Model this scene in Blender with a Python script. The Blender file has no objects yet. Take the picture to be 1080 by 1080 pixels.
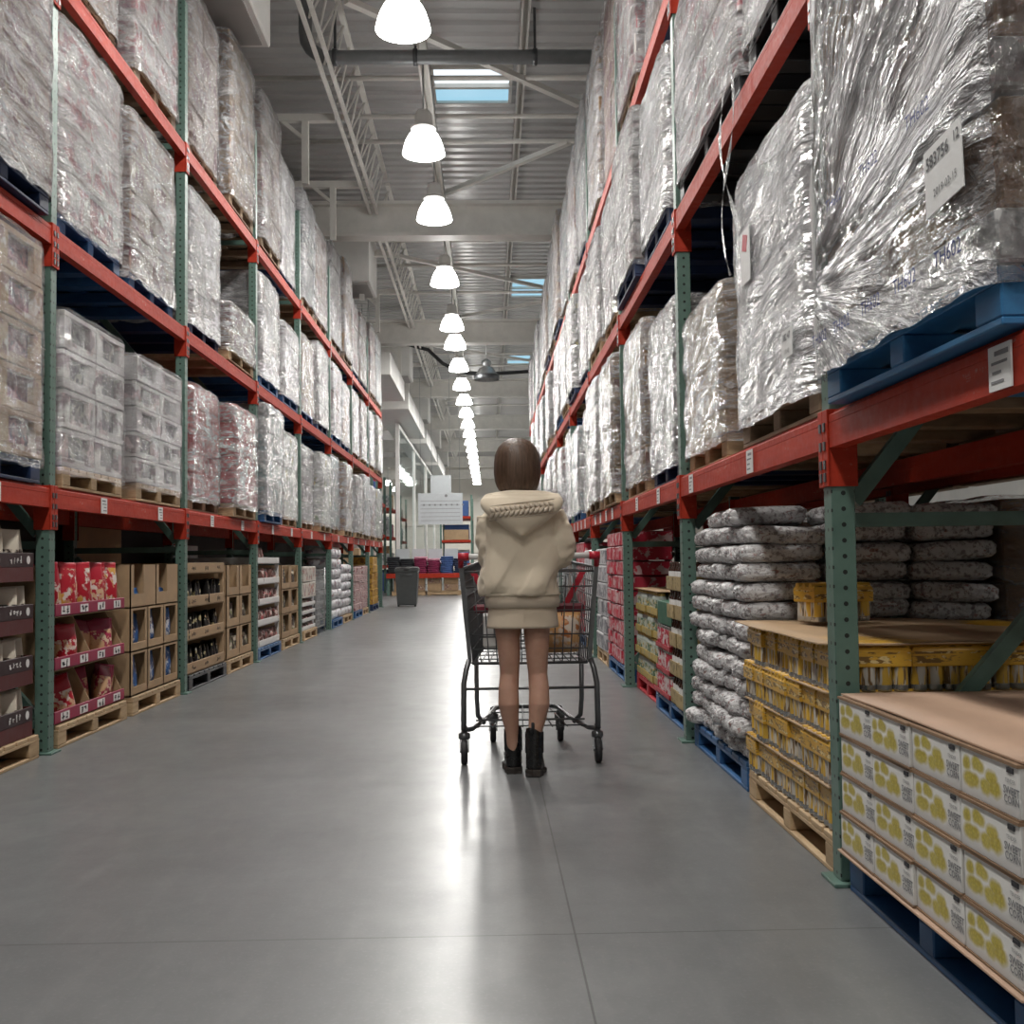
import bpy, bmesh, math, random
from mathutils import Vector, Matrix, noise as mnoise
random.seed(7)
PI = math.pi
C = bpy.context.scene.collection

# ------------------------------------------------------------------ camera
YAW, PITCH, ROLL, CAMZ, FPX = .022, .044, -.0124, 1.026, 1149.0
cam = bpy.data.cameras.new('camera')
cam.sensor_width = 36.0
cam.lens = FPX / 1080 * 36.0
cam.clip_end = 300
cam.clip_start = .05
camo = bpy.data.objects.new('camera', cam)
C.objects.link(camo)
fw = Vector((math.sin(YAW) * math.cos(PITCH), math.cos(YAW) * math.cos(PITCH), math.sin(PITCH)))
rt = Vector((math.cos(YAW), -math.sin(YAW), 0))
up = rt.cross(fw)
r2 = math.cos(ROLL) * rt + math.sin(ROLL) * up
u2 = -math.sin(ROLL) * rt + math.cos(ROLL) * up
camo.matrix_world = Matrix(((r2.x, u2.x, -fw.x, 0), (r2.y, u2.y, -fw.y, 0), (r2.z, u2.z, -fw.z, CAMZ), (0, 0, 0, 1)))
bpy.context.scene.camera = camo

# ------------------------------------------------------------------ world and exposure
sc = bpy.context.scene
w = bpy.data.worlds.new('world')
sc.world = w
w.use_nodes = True
w.node_tree.nodes['Background'].inputs[0].default_value = (.75, .85, 1, 1)
w.node_tree.nodes['Background'].inputs[1].default_value = .5
sc.view_settings.view_transform = 'Standard'
sc.view_settings.look = 'None'
sc.view_settings.gamma = 1
sc.view_settings.exposure = 0.22
sc.view_settings.use_curve_mapping = False
LAMP_W = 75.0          # power of one high-bay lamp
SHADE_E = 9.5          # glow of its acrylic shade
sc.cycles.max_bounces = 8
sc.cycles.transparent_max_bounces = 12

# ------------------------------------------------------------------ layout numbers (metres)
BAY = 2.667
LX, LY = -2.408, 6.07      # aisle face of the left posts, first post seen
RX, RY = 1.0875, 3.46
LZ = (1.463, 2.925, 4.42)  # beam tops
RZ = (1.486, 3.0, 4.38)
RACKD = 1.12
LN, RN = 7, 9              # bays past the first post

# ------------------------------------------------------------------ mesh helpers
class MB:
    def __init__(s):
        s.v = []; s.f = []; s.m = []; s.sm = []
    def add(s, vs, fs, m=0, smooth=False):
        b = len(s.v)
        s.v += [tuple(v) for v in vs]
        for f in fs:
            s.f.append([b + i for i in f]); s.m.append(m); s.sm.append(smooth)
        return s
    def box(s, c, d, m=0, rot=None, bev=0.0):
        hx, hy, hz = d[0] / 2, d[1] / 2, d[2] / 2
        if bev <= 0:
            vs = [Vector((x * hx, y * hy, z * hz)) for x in (-1, 1) for y in (-1, 1) for z in (-1, 1)]
            fs = [(0, 1, 3, 2), (4, 6, 7, 5), (0, 4, 5, 1), (2, 3, 7, 6), (0, 2, 6, 4), (1, 5, 7, 3)]
        else:
            b = min(bev, hx * .9, hy * .9, hz * .9)
            vs, idx, h = [], {}, (hx, hy, hz)
            for sx in (-1, 1):
                for sy in (-1, 1):
                    for sz in (-1, 1):
                        for a in range(3):
                            sg = (sx, sy, sz)
                            vs.append(Vector([sg[k] * (h[k] if k == a else h[k] - b) for k in range(3)]))
                            idx[(sx, sy, sz, a)] = len(vs) - 1
            fs = []
            for a in range(3):
                o1, o2 = [(1, 2), (2, 0), (0, 1)][a]
                for sg in (-1, 1):
                    q = []
                    for (p, r) in ((-1, -1), (1, -1), (1, 1), (-1, 1)):
                        k = [0, 0, 0]; k[a] = sg; k[o1] = p; k[o2] = r
                        q.append(idx[(*k, a)])
                    fs.append(q if sg > 0 else q[::-1])
            for a in range(3):
                o1, o2 = [(1, 2), (2, 0), (0, 1)][a]
                for p in (-1, 1):
                    for r in (-1, 1):
                        k0 = [0, 0, 0]; k1 = [0, 0, 0]
                        k0[a] = -1; k1[a] = 1
                        k0[o1] = k1[o1] = p; k0[o2] = k1[o2] = r
                        q = [idx[(*k0, o1)], idx[(*k1, o1)], idx[(*k1, o2)], idx[(*k0, o2)]]
                        fs.append(q[::-1] if p * r > 0 else q)
            for sx in (-1, 1):
                for sy in (-1, 1):
                    for sz in (-1, 1):
                        q = [idx[(sx, sy, sz, a)] for a in range(3)]
                        fs.append(q if sx * sy * sz > 0 else q[::-1])
        if rot is not None:
            R = rot.to_matrix() if hasattr(rot, 'to_matrix') else rot
            vs = [R @ v for v in vs]
        c = Vector(c)
        return s.add([v + c for v in vs], fs, m)
    def span(s, a, b, m=0, bev=0.0):
        return s.box([(a[i] + b[i]) / 2 for i in range(3)], [abs(b[i] - a[i]) for i in range(3)], m, None, bev)
    def bar(s, a, b, wd, ht, m=0, upv=(0, 0, 1)):
        a, b = Vector(a), Vector(b); d = b - a
        y = d.normalized(); z = Vector(upv)
        if abs(y.dot(z)) > .99: z = Vector((1, 0, 0))
        x = y.cross(z).normalized(); z = x.cross(y)
        R = Matrix((x, y, z)).transposed()
        return s.box((a + b) / 2, (wd, d.length, ht), m, R)
    def tube(s, pts, r, seg=8, m=0, caps=True, smooth=True):
        pts = [Vector(p) for p in pts]
        n = len(pts)
        rs = r if isinstance(r, (list, tuple)) else [r] * n
        rings, prev = [], None
        for i, p in enumerate(pts):
            t = (pts[min(i + 1, n - 1)] - pts[max(i - 1, 0)])
            t = t.normalized() if t.length > 1e-9 else Vector((0, 0, 1))
            if prev is None:
                a = t.orthogonal().normalized()
            else:
                a = prev - t * prev.dot(t)
                a = a.normalized() if a.length > 1e-6 else t.orthogonal().normalized()
            prev = a; b = t.cross(a)
            rr = rs[i] if isinstance(rs[i], (list, tuple)) else (rs[i], rs[i])
            rings.append([p + a * (rr[0] * math.cos(2 * PI * k / seg)) + b * (rr[1] * math.sin(2 * PI * k / seg)) for k in range(seg)])
        return s.loft(rings, m, caps, smooth)
    def loft(s, rings, m=0, caps=True, smooth=True):
        seg = len(rings[0]); vs = [v for r in rings for v in r]; fs = []
        for i in range(len(rings) - 1):
            for k in range(seg):
                k2 = (k + 1) % seg
                fs.append((i * seg + k, i * seg + k2, (i + 1) * seg + k2, (i + 1) * seg + k))
        b = len(s.v)
        s.add(vs, fs, m, smooth)
        if caps:
            s.f.append([b + k for k in range(seg)][::-1]); s.m.append(m); s.sm.append(False)
            e = b + (len(rings) - 1) * seg
            s.f.append([e + k for k in range(seg)]); s.m.append(m); s.sm.append(False)
        return s
    def lathe(s, prof, seg=20, m=0, c=(0, 0, 0), caps=False, smooth=True):
        rings = [[(c[0] + r * math.cos(2 * PI * k / seg), c[1] + r * math.sin(2 * PI * k / seg), c[2] + z) for k in range(seg)] for r, z in prof]
        return s.loft(rings, m, caps, smooth)
    def grid(s, fn, nu, nv, m=0, smooth=True):
        vs = [fn(i / nu, j / nv) for j in range(nv + 1) for i in range(nu + 1)]
        fs = [(j * (nu + 1) + i, j * (nu + 1) + i + 1, (j + 1) * (nu + 1) + i + 1, (j + 1) * (nu + 1) + i) for j in range(nv) for i in range(nu)]
        return s.add(vs, fs, m, smooth)
    def mesh(s, name, mats):
        me = bpy.data.meshes.new(name)
        me.from_pydata(s.v, [], s.f)
        for mt in (mats if isinstance(mats, (list, tuple)) else [mats]):
            me.materials.append(mt)
        me.polygons.foreach_set('material_index', s.m)
        me.polygons.foreach_set('use_smooth', s.sm)
        me.update()
        return me

def ob(name, mesh, parent=None, loc=(0, 0, 0), rz=0.0, scale=None, rot=None):
    o = bpy.data.objects.new(name, mesh)
    C.objects.link(o)
    if parent is not None: o.parent = parent
    o.location = loc
    o.rotation_euler = rot if rot is not None else (0, 0, rz)
    if scale is not None: o.scale = scale
    return o
def tag(o, label, cat, group=None, kind=None):
    o['label'] = label; o['category'] = cat
    if group: o['group'] = group
    if kind: o['kind'] = kind
    return o
def thing(name, label, cat, loc=(0, 0, 0), rz=0.0, group=None):
    return tag(ob(name, None, None, loc, rz), label, cat, group)
def struct(name, mesh, loc=(0, 0, 0)):
    o = ob(name, mesh, None, loc); o['kind'] = 'structure'
    return o
KIDS = {}
def copy_thing(src, loc, rz=None, label=None, group=None, scale=None):
    o = src.copy(); C.objects.link(o); o.location = loc
    if rz is not None: o.rotation_euler = (o.rotation_euler[0], o.rotation_euler[1], rz)
    if scale is not None: o.scale = scale
    if label: o['label'] = label
    if group: o['group'] = group
    if src.name not in KIDS: KIDS[src.name] = [(c, list(c.children)) for c in src.children]
    for c, gs in KIDS[src.name]:
        d = c.copy(); C.objects.link(d); d.parent = o
        for g in gs:
            h = g.copy(); C.objects.link(h); h.parent = d
    return o
TXT = {}
def text_mesh(body, size, m, bold=False):
    key = (body, size, m.name)
    if key not in TXT:
        cu = bpy.data.curves.new('lettering', 'FONT')
        cu.body = body; cu.size = size; cu.align_x = 'CENTER'; cu.align_y = 'CENTER'; cu.space_line = .8
        cu.resolution_u = 2
        cu.offset = size * .02 if bold else 0
        o = bpy.data.objects.new('lettering_source', cu)
        me = bpy.data.meshes.new_from_object(o)
        me.materials.clear(); me.materials.append(m)
        bpy.data.objects.remove(o); bpy.data.curves.remove(cu)
        TXT[key] = me
    return TXT[key]
ORD = ['nearest', 'second', 'third', 'fourth', 'fifth', 'sixth', 'seventh', 'eighth', 'ninth', 'tenth', 'eleventh', 'twelfth', 'thirteenth', 'fourteenth', 'fifteenth', 'sixteenth']
# lettering that faces the aisle: on the left side it faces +x, on the right side -x
FACE_R = (PI / 2, 0, -PI / 2)     # faces -x
FACE_L = (PI / 2, 0, PI / 2)      # faces +x

# ------------------------------------------------------------------ materials
class NT:
    def __init__(s, name):
        s.mat = bpy.data.materials.new(name); s.mat.use_nodes = True
        s.t = s.mat.node_tree; s.p = s.t.nodes['Principled BSDF']; s.out = s.t.nodes['Material Output']
    def n(s, typ, ins=None, **kw):
        nd = s.t.nodes.new('ShaderNode' + typ)
        for k, v in kw.items(): setattr(nd, k, v)
        for k, v in (ins or {}).items(): s.set(nd.inputs[k], v)
        return nd
    def set(s, sock, v):
        if isinstance(v, bpy.types.NodeSocket): s.t.links.new(v, sock)
        elif isinstance(v, bpy.types.Node): s.t.links.new(v.outputs[0], sock)
        else:
            if isinstance(v, (tuple, list)) and len(v) == 3 and sock.type == 'RGBA': v = (*v, 1)
            sock.default_value = v
    def P(s, **kw):
        al = dict(color='Base Color', rough='Roughness', metal='Metallic', spec='Specular IOR Level', normal='Normal', coat='Coat Weight', coat_rough='Coat Roughness',
                  emit='Emission Color', estr='Emission Strength', trans='Transmission Weight', alpha='Alpha', sss='Subsurface Weight', ior='IOR', sheen='Sheen Weight')
        for k, v in kw.items(): s.set(s.p.inputs[al[k]], v)
        return s.mat
    def math(s, op, a, b=0.0, clamp=False):
        nd = s.n('Math', operation=op, use_clamp=clamp); s.set(nd.inputs[0], a); s.set(nd.inputs[1], b); return nd.outputs[0]
    def mix(s, f, a, b, blend='MIX'):
        nd = s.n('Mix', data_type='RGBA', blend_type=blend); s.set(nd.inputs[0], f); s.set(nd.inputs[6], a); s.set(nd.inputs[7], b); return nd.outputs[2]
    def coord(s, which='Object'):
        return s.n('TexCoord').outputs[which]
    def mapping(s, vec, loc=(0, 0, 0), rot=(0, 0, 0), scale=(1, 1, 1)):
        return s.n('Mapping', {'Vector': vec, 'Location': loc, 'Rotation': rot, 'Scale': scale}).outputs[0]
    def noise(s, vec, scale, detail=3, rough=.5, dist=0.0):
        return s.n('TexNoise', {'Vector': vec, 'Scale': scale, 'Detail': detail, 'Roughness': rough, 'Distortion': dist}).outputs[0]
    def rng(s, v, a, b, c=0.0, d=1.0, clamp=True):
        return s.n('MapRange', {'Value': v, 'From Min': a, 'From Max': b, 'To Min': c, 'To Max': d}, clamp=clamp).outputs[0]
    def bump(s, h, strength=.3, dist=.01):
        return s.n('Bump', {'Height': h, 'Strength': strength, 'Distance': dist}).outputs[0]
    def sep(s, vec):
        return s.n('SeparateXYZ', {'Vector': vec}).outputs
    def rand(s):
        return s.n('ObjectInfo').outputs['Random']
MATS = {}
def plain(name, col, rough=.5, metal=0.0, var=.12, scale=9.0, bump=0.0, spec=.5, rnd=0.0):
    if name in MATS: return MATS[name]
    t = NT(name); co = t.coord()
    nz = t.noise(co, scale, 4, .6)
    f = t.rng(nz, .3, .7, 1 - var, 1 + var)
    if rnd:
        f = t.math('MULTIPLY', f, t.rng(t.rand(), 0, 1, 1 - rnd, 1 + rnd))
    cc = t.mix(1.0, col, t.n('CombineColor', {0: f, 1: f, 2: f}), 'MULTIPLY')
    kw = dict(color=cc, rough=t.rng(nz, .3, .7, rough * .85, min(1, rough * 1.15)), metal=metal, spec=spec)
    if bump: kw['normal'] = t.bump(t.noise(co, scale * 6, 3), bump, .01)
    MATS[name] = t.P(**kw)
    return MATS[name]
def streaky(name, col, dark, axis_scale, rough=.6, rnd=.15, bump=.15):
    """wood or fibre: noise stretched along one axis, tint differs per object"""
    if name in MATS: return MATS[name]
    t = NT(name); co = t.mapping(t.coord(), scale=axis_scale)
    nz = t.noise(co, 1.0, 5, .65)
    c = t.mix(t.rng(nz, .3, .7), dark, col)
    r = t.rng(t.rand(), 0, 1, 1 - rnd, 1 + rnd)
    c = t.mix(1.0, c, t.n('CombineColor', {0: r, 1: r, 2: r}), 'MULTIPLY')
    MATS[name] = t.P(color=c, rough=rough, normal=t.bump(nz, bump, .004))
    return MATS[name]
def printed(name, base, ink, ink2=None, scale=6.0, thr=.55, rough=.6, band=None, zones=((.12, .88),), rnd=.06, an=(1, 1, 1)):
    """printed board or bag: blotches of ink inside height zones of the piece, tint differs per piece"""
    if name in MATS: return MATS[name]
    t = NT(name); g = t.coord('Generated'); o = t.coord()
    sx = t.sep(g); z = sx[2]
    shift = t.n('VectorMath', {0: o, 1: t.n('CombineXYZ', {0: t.math('MULTIPLY', t.rand(), 40.0)})}, operation='ADD').outputs[0]
    shift = t.mapping(shift, scale=an)
    nz = t.noise(shift, scale, 3, .6)
    m = None
    for a, b in zones:
        q = t.math('MULTIPLY', t.math('GREATER_THAN', z, a), t.math('LESS_THAN', z, b))
        m = q if m is None else t.math('MAXIMUM', m, q)
    m = t.math('MULTIPLY', m, t.rng(nz, thr - .03, thr + .03))
    c = t.mix(m, base, ink)
    if ink2 is not None:
        n2 = t.noise(shift, scale * 1.7, 2, .5)
        c = t.mix(t.math('MULTIPLY', m, t.rng(n2, .52, .56)), c, ink2)
    if band is not None:
        q = t.math('MULTIPLY', t.math('GREATER_THAN', z, band[0]), t.math('LESS_THAN', z, band[1]))
        c = t.mix(q, c, band[2])
    r = t.rng(t.rand(), 0, 1, 1 - rnd, 1 + rnd)
    c = t.mix(1.0, c, t.n('CombineColor', {0: r, 1: r, 2: r}), 'MULTIPLY')
    MATS[name] = t.P(color=c, rough=rough, normal=t.bump(nz, .08, .01))
    return MATS[name]

ORANGE = (.62, .065, .028)
def make_orange():
    t = NT('orange_paint'); o = t.coord('Object')
    n1 = t.noise(t.mapping(o, scale=(6, 1.5, 14)), 1.6, 5, .65)
    n2 = t.noise(o, 30, 3, .6)
    c = t.mix(t.rng(n1, .35, .7), (.36, .027, .011), (.47, .040, .016))
    scr = t.math('MULTIPLY', t.rng(n1, .62, .68), t.rng(n2, .5, .6))
    c = t.mix(scr, c, (.45, .22, .18))
    return t.P(color=c, rough=t.rng(n2, .3, .7, .48, .66), spec=.25)
def make_green_holes():
    """green painted steel with the punched rows of holes of a rack post"""
    t = NT('green_perforated_steel'); o = t.coord(); s = t.sep(o); g = t.n('NewGeometry')
    def dots(u, v, pu, pv, ru):
        du = t.math('SUBTRACT', t.math('FRACT', t.math('ADD', t.math('DIVIDE', u, pu), .5)), .5)
        dv = t.math('SUBTRACT', t.math('FRACT', t.math('DIVIDE', v, pv)), .5)
        a = t.math('MULTIPLY', du, pu); b = t.math('MULTIPLY', dv, pv)
        d = t.math('SQRT', t.math('ADD', t.math('MULTIPLY', a, a), t.math('MULTIPLY', b, b)))
        return t.math('LESS_THAN', d, ru)
    nx = t.math('ABSOLUTE', t.sep(g.outputs['True Normal'])[0])
    front = t.math('GREATER_THAN', nx, .5)
    hf = dots(s[1], s[2], .036, .06, .006)
    hs = dots(t.math('SUBTRACT', t.math('ABSOLUTE', s[0]), .0375), s[2], .875, .05, .0075)
    hole = t.math('ADD', t.math('MULTIPLY', front, hf), t.math('MULTIPLY', t.math('SUBTRACT', 1.0, front), hs), True)
    nz = t.noise(o, 12, 4, .6)
    c = t.mix(t.rng(nz, .3, .75), (.085, .155, .125), (.12, .20, .165))
    c = t.mix(hole, c, (.008, .012, .011))
    return t.P(color=c, rough=.42, spec=.5)
def make_floor():
    t = NT('polished_concrete'); o = t.coord(); s = t.sep(o)
    n1 = t.noise(o, .55, 5, .6); n2 = t.noise(o, 4.0, 6, .65); n3 = t.noise(t.mapping(o, scale=(1, .25, 1)), 11, 4, .6)
    c = t.mix(t.rng(n1, .3, .7), (.135, .140, .144), (.188, .193, .195))
    c = t.mix(t.rng(n2, .35, .75, 0, .3), c, (.095, .10, .104))
    c = t.mix(t.rng(n3, .5, .8, 0, .3), c, (.26, .265, .265))
    spk = t.noise(o, 90, 2, .5)
    c = t.mix(t.rng(spk, .55, .8, 0, .25), c, (.3, .3, .3))
    # saw-cut control joints
    jx = t.math('ABSOLUTE', t.math('SUBTRACT', t.math('FRACT', t.math('ADD', t.math('DIVIDE', t.math('SUBTRACT', s[0], .225), 6.0), .5)), .5))
    jy = t.math('ABSOLUTE', t.math('SUBTRACT', t.math('FRACT', t.math('ADD', t.math('DIVIDE', t.math('SUBTRACT', s[1], 3.03), 6.1), .5)), .5))
    j = t.math('MAXIMUM', t.math('LESS_THAN', jx, .0028 / 6.0), t.math('LESS_THAN', jy, .003 / 6.1))
    c = t.mix(t.math('MULTIPLY', j, .75), c, (.05, .05, .052))
    r = t.math('ADD', t.rng(n2, .3, .75, .29, .39), t.rng(n1, .3, .7, -.03, .05))
    return t.P(color=c, rough=r, spec=.4, normal=t.bump(n3, .02, .01), coat=.12, coat_rough=.2)
def make_wrap(name, seed, milk, lo, hi, ang, polar=None, gloss=1.0):
    """stretch film: clear where it lies smooth, white and glinting along its pulled creases"""
    t = NT(name); o = t.coord()
    off = t.n('CombineXYZ', {0: t.math('MULTIPLY', t.rand(), 31.0), 1: t.math('MULTIPLY', t.rand(), 17.0), 2: seed})
    v = t.n('VectorMath', {0: o, 1: off}, operation='ADD').outputs[0]
    if polar:
        s = t.sep(o)
        dy = t.math('SUBTRACT', polar[0], s[1]); dz = t.math('SUBTRACT', s[2], polar[1])
        th = t.math('ARCTAN2', dz, dy); r = t.math('SQRT', t.math('ADD', t.math('MULTIPLY', dy, dy), t.math('MULTIPLY', dz, dz)))
        pv = t.n('CombineXYZ', {0: t.math('MULTIPLY', th, 2.6), 1: t.math('MULTIPLY', r, .55), 2: t.math('MULTIPLY', s[0], 3.0)}).outputs[0]
        n1 = t.noise(pv, 3.0, 5, .6, .35); n2 = t.noise(pv, 8.0, 5, .62, .5)
    else:
        n1 = t.noise(t.mapping(v, rot=(ang, .12, .1), scale=(2.4, 1.4, 7.5)), 1.25, 5, .6, .5)
        n2 = t.noise(t.mapping(v, rot=(-ang * .8, -.2, .3), scale=(4, 2.6, 10)), 1.5, 5, .62, .8)
    n3 = t.noise(v, 2.3, 3, .55); n4 = t.noise(v, 9.0, 4, .65, .6)
    def crease(n, p):
        q = t.math('SUBTRACT', 1.0, t.math('ABSOLUTE', t.math('SUBTRACT', t.math('MULTIPLY', n, 2.0), 1.0)))
        return t.math('POWER', q, p)
    c1 = crease(n1, 12.0); c2 = crease(n2, 16.0)
    h = t.math('ADD', t.math('ADD', t.math('MULTIPLY', n1, 1.0), t.math('MULTIPLY', n2, .6)), t.math('ADD', t.math('MULTIPLY', n4, .30), t.math('MULTIPLY', c1, .10)))
    nrm = t.bump(h, 1.0, .11 if not polar else .085)
    sm = t.n('VectorMath', {0: nrm}, operation='NORMALIZE').outputs[0]
    op = t.rng(t.math('ADD', t.math('MULTIPLY', n3, .6), t.math('MULTIPLY', n1, .4)), .42, .62, lo, hi)
    op = t.math('ADD', op, t.math('ADD', t.math('MULTIPLY', c1, (.26 if not polar else .34) * gloss), t.math('MULTIPLY', c2, (.22 if not polar else .26) * gloss)), True)
    if polar:
        face = t.math('ABSOLUTE', t.sep(t.n('NewGeometry').outputs['True Normal'])[1])
        op = t.math('MULTIPLY', op, t.rng(face, .5, .8, 1.0, .22))
    clear = t.n('BsdfTransparent', {'Color': (.97, .97, .975, 1)})
    gl = t.n('BsdfGlossy', {'Color': (1, 1, 1, 1), 'Roughness': .10, 'Normal': nrm})
    fr = t.n('Fresnel', {'IOR': 1.6, 'Normal': nrm}).outputs[0]
    film = t.n('MixShader', {0: t.math('ADD', t.math('MULTIPLY', fr, (.85 if not polar else .95) * gloss), .03, True), 1: clear, 2: gl})
    t.P(color=milk, rough=.22, spec=.8, normal=nrm)
    sh = t.n('MixShader', {0: op, 1: film, 2: t.p})
    t.t.links.new(sh.outputs[0], t.out.inputs[0])
    return t.mat
def make_deck():
    t = NT('metal_roof_deck'); o = t.coord()
    nz = t.noise(o, .8, 3, .5)
    c = t.mix(t.rng(nz, .3, .7), (.60, .592, .585), (.68, .672, .665))
    return t.P(color=c, rough=.25, metal=.22, spec=.5)
def make_emit(name, col, strength, base=(.9, .9, .9)):
    t = NT(name)
    return t.P(color=base, emit=(*col, 1), estr=strength, rough=.4)
def make_corn():
    """white carton front printed with yellow corn pictures"""
    t = NT('sweet_corn_print'); g = t.sep(t.coord('Generated')); o = t.coord()
    fine = t.n('TexVoronoi', {'Vector': o, 'Scale': 120.0}).outputs['Distance']
    u, v = g[1], g[2]
    wob = t.n('TexNoise', {'Vector': o, 'Scale': 26.0, 'Detail': 2.0}).outputs['Color']
    wo = t.sep(wob)
    uu = t.math('ADD', u, t.math('MULTIPLY', t.math('SUBTRACT', wo[0], .5), .07)); vv = t.math('ADD', v, t.math('MULTIPLY', t.math('SUBTRACT', wo[1], .5), .16))
    c = t.mix(t.rng(v, 0, .35), (.50, .48, .47), (.80, .79, .76))
    tot = None
    # blobs of the picture: centre u, centre v, radii
    for (cu, cv, ru, rv) in ((.89, .66, .085, .17), (.68, .71, .125, .16), (.80, .36, .165, .18), (.45, .56, .11, .17), (.39, .38, .115, .19), (.55, .34, .11, .18)):
        du = t.math('DIVIDE', t.math('SUBTRACT', uu, cu), ru); dv = t.math('DIVIDE', t.math('SUBTRACT', vv, cv), rv)
        d = t.math('ADD', t.math('MULTIPLY', du, du), t.math('MULTIPLY', dv, dv))
        m = t.rng(d, .45, 1.3, 1, 0)
        tot = m if tot is None else t.math('MAXIMUM', tot, m)
    nz = t.noise(o, 45, 2)
    yel = t.mix(t.rng(fine, .1, .6), (.60, .50, .075), (.44, .35, .05))
    yel = t.mix(t.rng(nz, .4, .65, 0, .35), yel, (.62, .56, .20))
    c = t.mix(tot, c, yel)
    side = t.math('GREATER_THAN', t.math('ABSOLUTE', t.sep(t.n('NewGeometry').outputs['True Normal'])[0]), .5)
    c = t.mix(side, (.62, .60, .57), c)
    return t.P(color=c, rough=.42)

M = dict(
    orange=make_orange(), holes=make_green_holes(),
    green=plain('green_paint', (.095, .17, .14), .45, var=.2),
    steel=plain('galvanised_steel', (.45, .46, .46), .38, .8, .15),
    darksteel=plain('dark_steel', (.10, .105, .11), .38, .7, .15),
    cart=plain('grey_cart_steel', (.17, .175, .18), .32, .75, .1),
    floor=make_floor(), deck=make_deck(),
    white_paint=plain('off_white_paint', (.74, .73, .70), .55, var=.06, scale=3),
    beam_paint=plain('cream_beam_paint', (.72, .70, .655), .5, var=.08, scale=4),
    pipe_grey=plain('grey_pipe', (.19, .20, .205), .4, .2, .1),
    wall=plain('grey_wall_panel', (.40, .39, .37), .7, var=.08, scale=1.5),
    wall_shaded=plain('shade_toned_wall_panel', (.09, .088, .085), .75, var=.08, scale=1.5),
    wall_beige=plain('beige_wall_panel', (.66, .63, .57), .7, var=.06, scale=1.0),
    kraft=plain('kraft_board', (.40, .27, .155), .75, var=.12, scale=7, rnd=.12),
    kraft_dark=plain('brown_board', (.25, .155, .09), .75, var=.15, scale=7, rnd=.12),
    kraft_pink=plain('pinkish_slip_board', (.47, .31, .215), .7, var=.08, scale=3),
    white_board=plain('white_board', (.72, .71, .69), .6, var=.06, rnd=.06),
    black=plain('black_plastic', (.018, .018, .02), .42, var=.2),
    rubber=plain('black_rubber', (.022, .022, .024), .6, var=.2),
    ink=plain('black_ink', (.03, .03, .035), .6, var=.05),
    blueink=plain('blue_marker_ink', (.03, .045, .19), .6, var=.05),
    paper=plain('white_paper', (.74, .74, .73), .6, var=.04, rnd=.04),
    whiteink=plain('white_ink', (.78, .76, .74), .55, var=.04),
    greyink=plain('grey_ink', (.22, .22, .23), .6, var=.05),
    wood=streaky('pallet_wood', (.55, .40, .24), (.36, .24, .13), (9, 3, 30), .7),
    wood_dark=streaky('weathered_pallet_wood', (.33, .235, .15), (.19, .13, .08), (9, 3, 30), .75),
    blue=streaky('blue_pallet_paint', (.030, .125, .30), (.018, .075, .20), (9, 3, 24), .5, .2),
    navy=streaky('navy_pallet_paint', (.018, .045, .13), (.010, .024, .07), (9, 3, 24), .5, .2),
    brightblue=streaky('bright_blue_pallet_paint', (.035, .20, .42), (.025, .13, .31), (9, 3, 24), .5, .1),
    redpal=streaky('red_pallet_paint', (.50, .03, .045), (.36, .02, .03), (9, 3, 24), .5, .1),
    blackpal=streaky('black_pallet_plastic', (.025, .026, .03), (.014, .014, .016), (9, 3, 24), .45, .1),
    wrap=make_wrap('clear_stretch_film', 1.0, (.78, .78, .79), .0, .27, .62),
    wrap_milky=make_wrap('milky_stretch_film', 5.0, (.76, .76, .78), .08, .48, .5),
    wrap_thin=make_wrap('thin_stretch_film', 9.0, (.80, .80, .81), .0, .10, .75, None, .42),
    shade=make_emit('glowing_acrylic_shade', (1, .985, .95), SHADE_E),
    skylight=make_emit('bright_skylight_sheet', (.36, .66, .84), .75, (.2, .3, .35)),
    skylight_white=make_emit('white_skylight_sheet', (.82, .92, 1.0), 1.0, (.4, .4, .4)),
    corn=make_corn(),
)
# ------------------------------------------------------------------ the building
CEIL = 8.4
struct('floor', MB().span((-14, -8, -.1), (16, 84, 0)).mesh('floor', M['floor']))
def corrugated():
    mb = MB(); pts = []; y = -8.0
    while y < 84:
        pts += [(y, 0), (y + .16, 0), (y + .19, .045), (y + .29, .045)]
        y += .32
    pts.append((y, 0))
    vs = []; fs = []
    for (yy, zz) in pts: vs += [(-14, yy, CEIL + zz), (16, yy, CEIL + zz)]
    for i in range(len(pts) - 1): fs.append((2 * i, 2 * i + 2, 2 * i + 3, 2 * i + 1))
    return mb.add(vs, fs).mesh('ceiling', M['deck'])
struct('ceiling', corrugated())
def panel_wall(a, b, horiz, mat, pitch=.9):
    """wall slab from a to b with raised ribs standing on its inner face"""
    mb = MB().span(a, b)
    return mb.mesh('wall', mat)
struct('wall_left', MB().span((-3.86, -8, 0), (-3.66, 25.4, 4.4), 1).span((-3.86, -8, 4.4), (-3.66, 25.4, CEIL), 0).mesh('wall', [M['wall'], M['wall_shaded']]))  # lower part coloured darker to stand in for the shade behind the goods
struct('wall_recess', MB().span((-14, 25.2, 0), (-3.86, 25.4, CEIL)).mesh('wall', M['wall']))
struct('wall_outer', MB().span((-14.2, 25.4, 0), (-14, 84, CEIL)).mesh('wall', M['wall']))
struct('wall_right', MB().span((16, -8, 0), (16.2, 84, CEIL)).mesh('wall', M['wall']))
struct('wall_back', MB().span((-3.86, -8.2, 0), (16, -8, CEIL)).mesh('wall', M['wall']))
far = MB().span((-14, 80, 0), (16, 80.2, CEIL))
for z in (1.6, 3.6, 5.4): far.span((-14, 79.9, z), (16, 80, z + .14))
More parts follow.
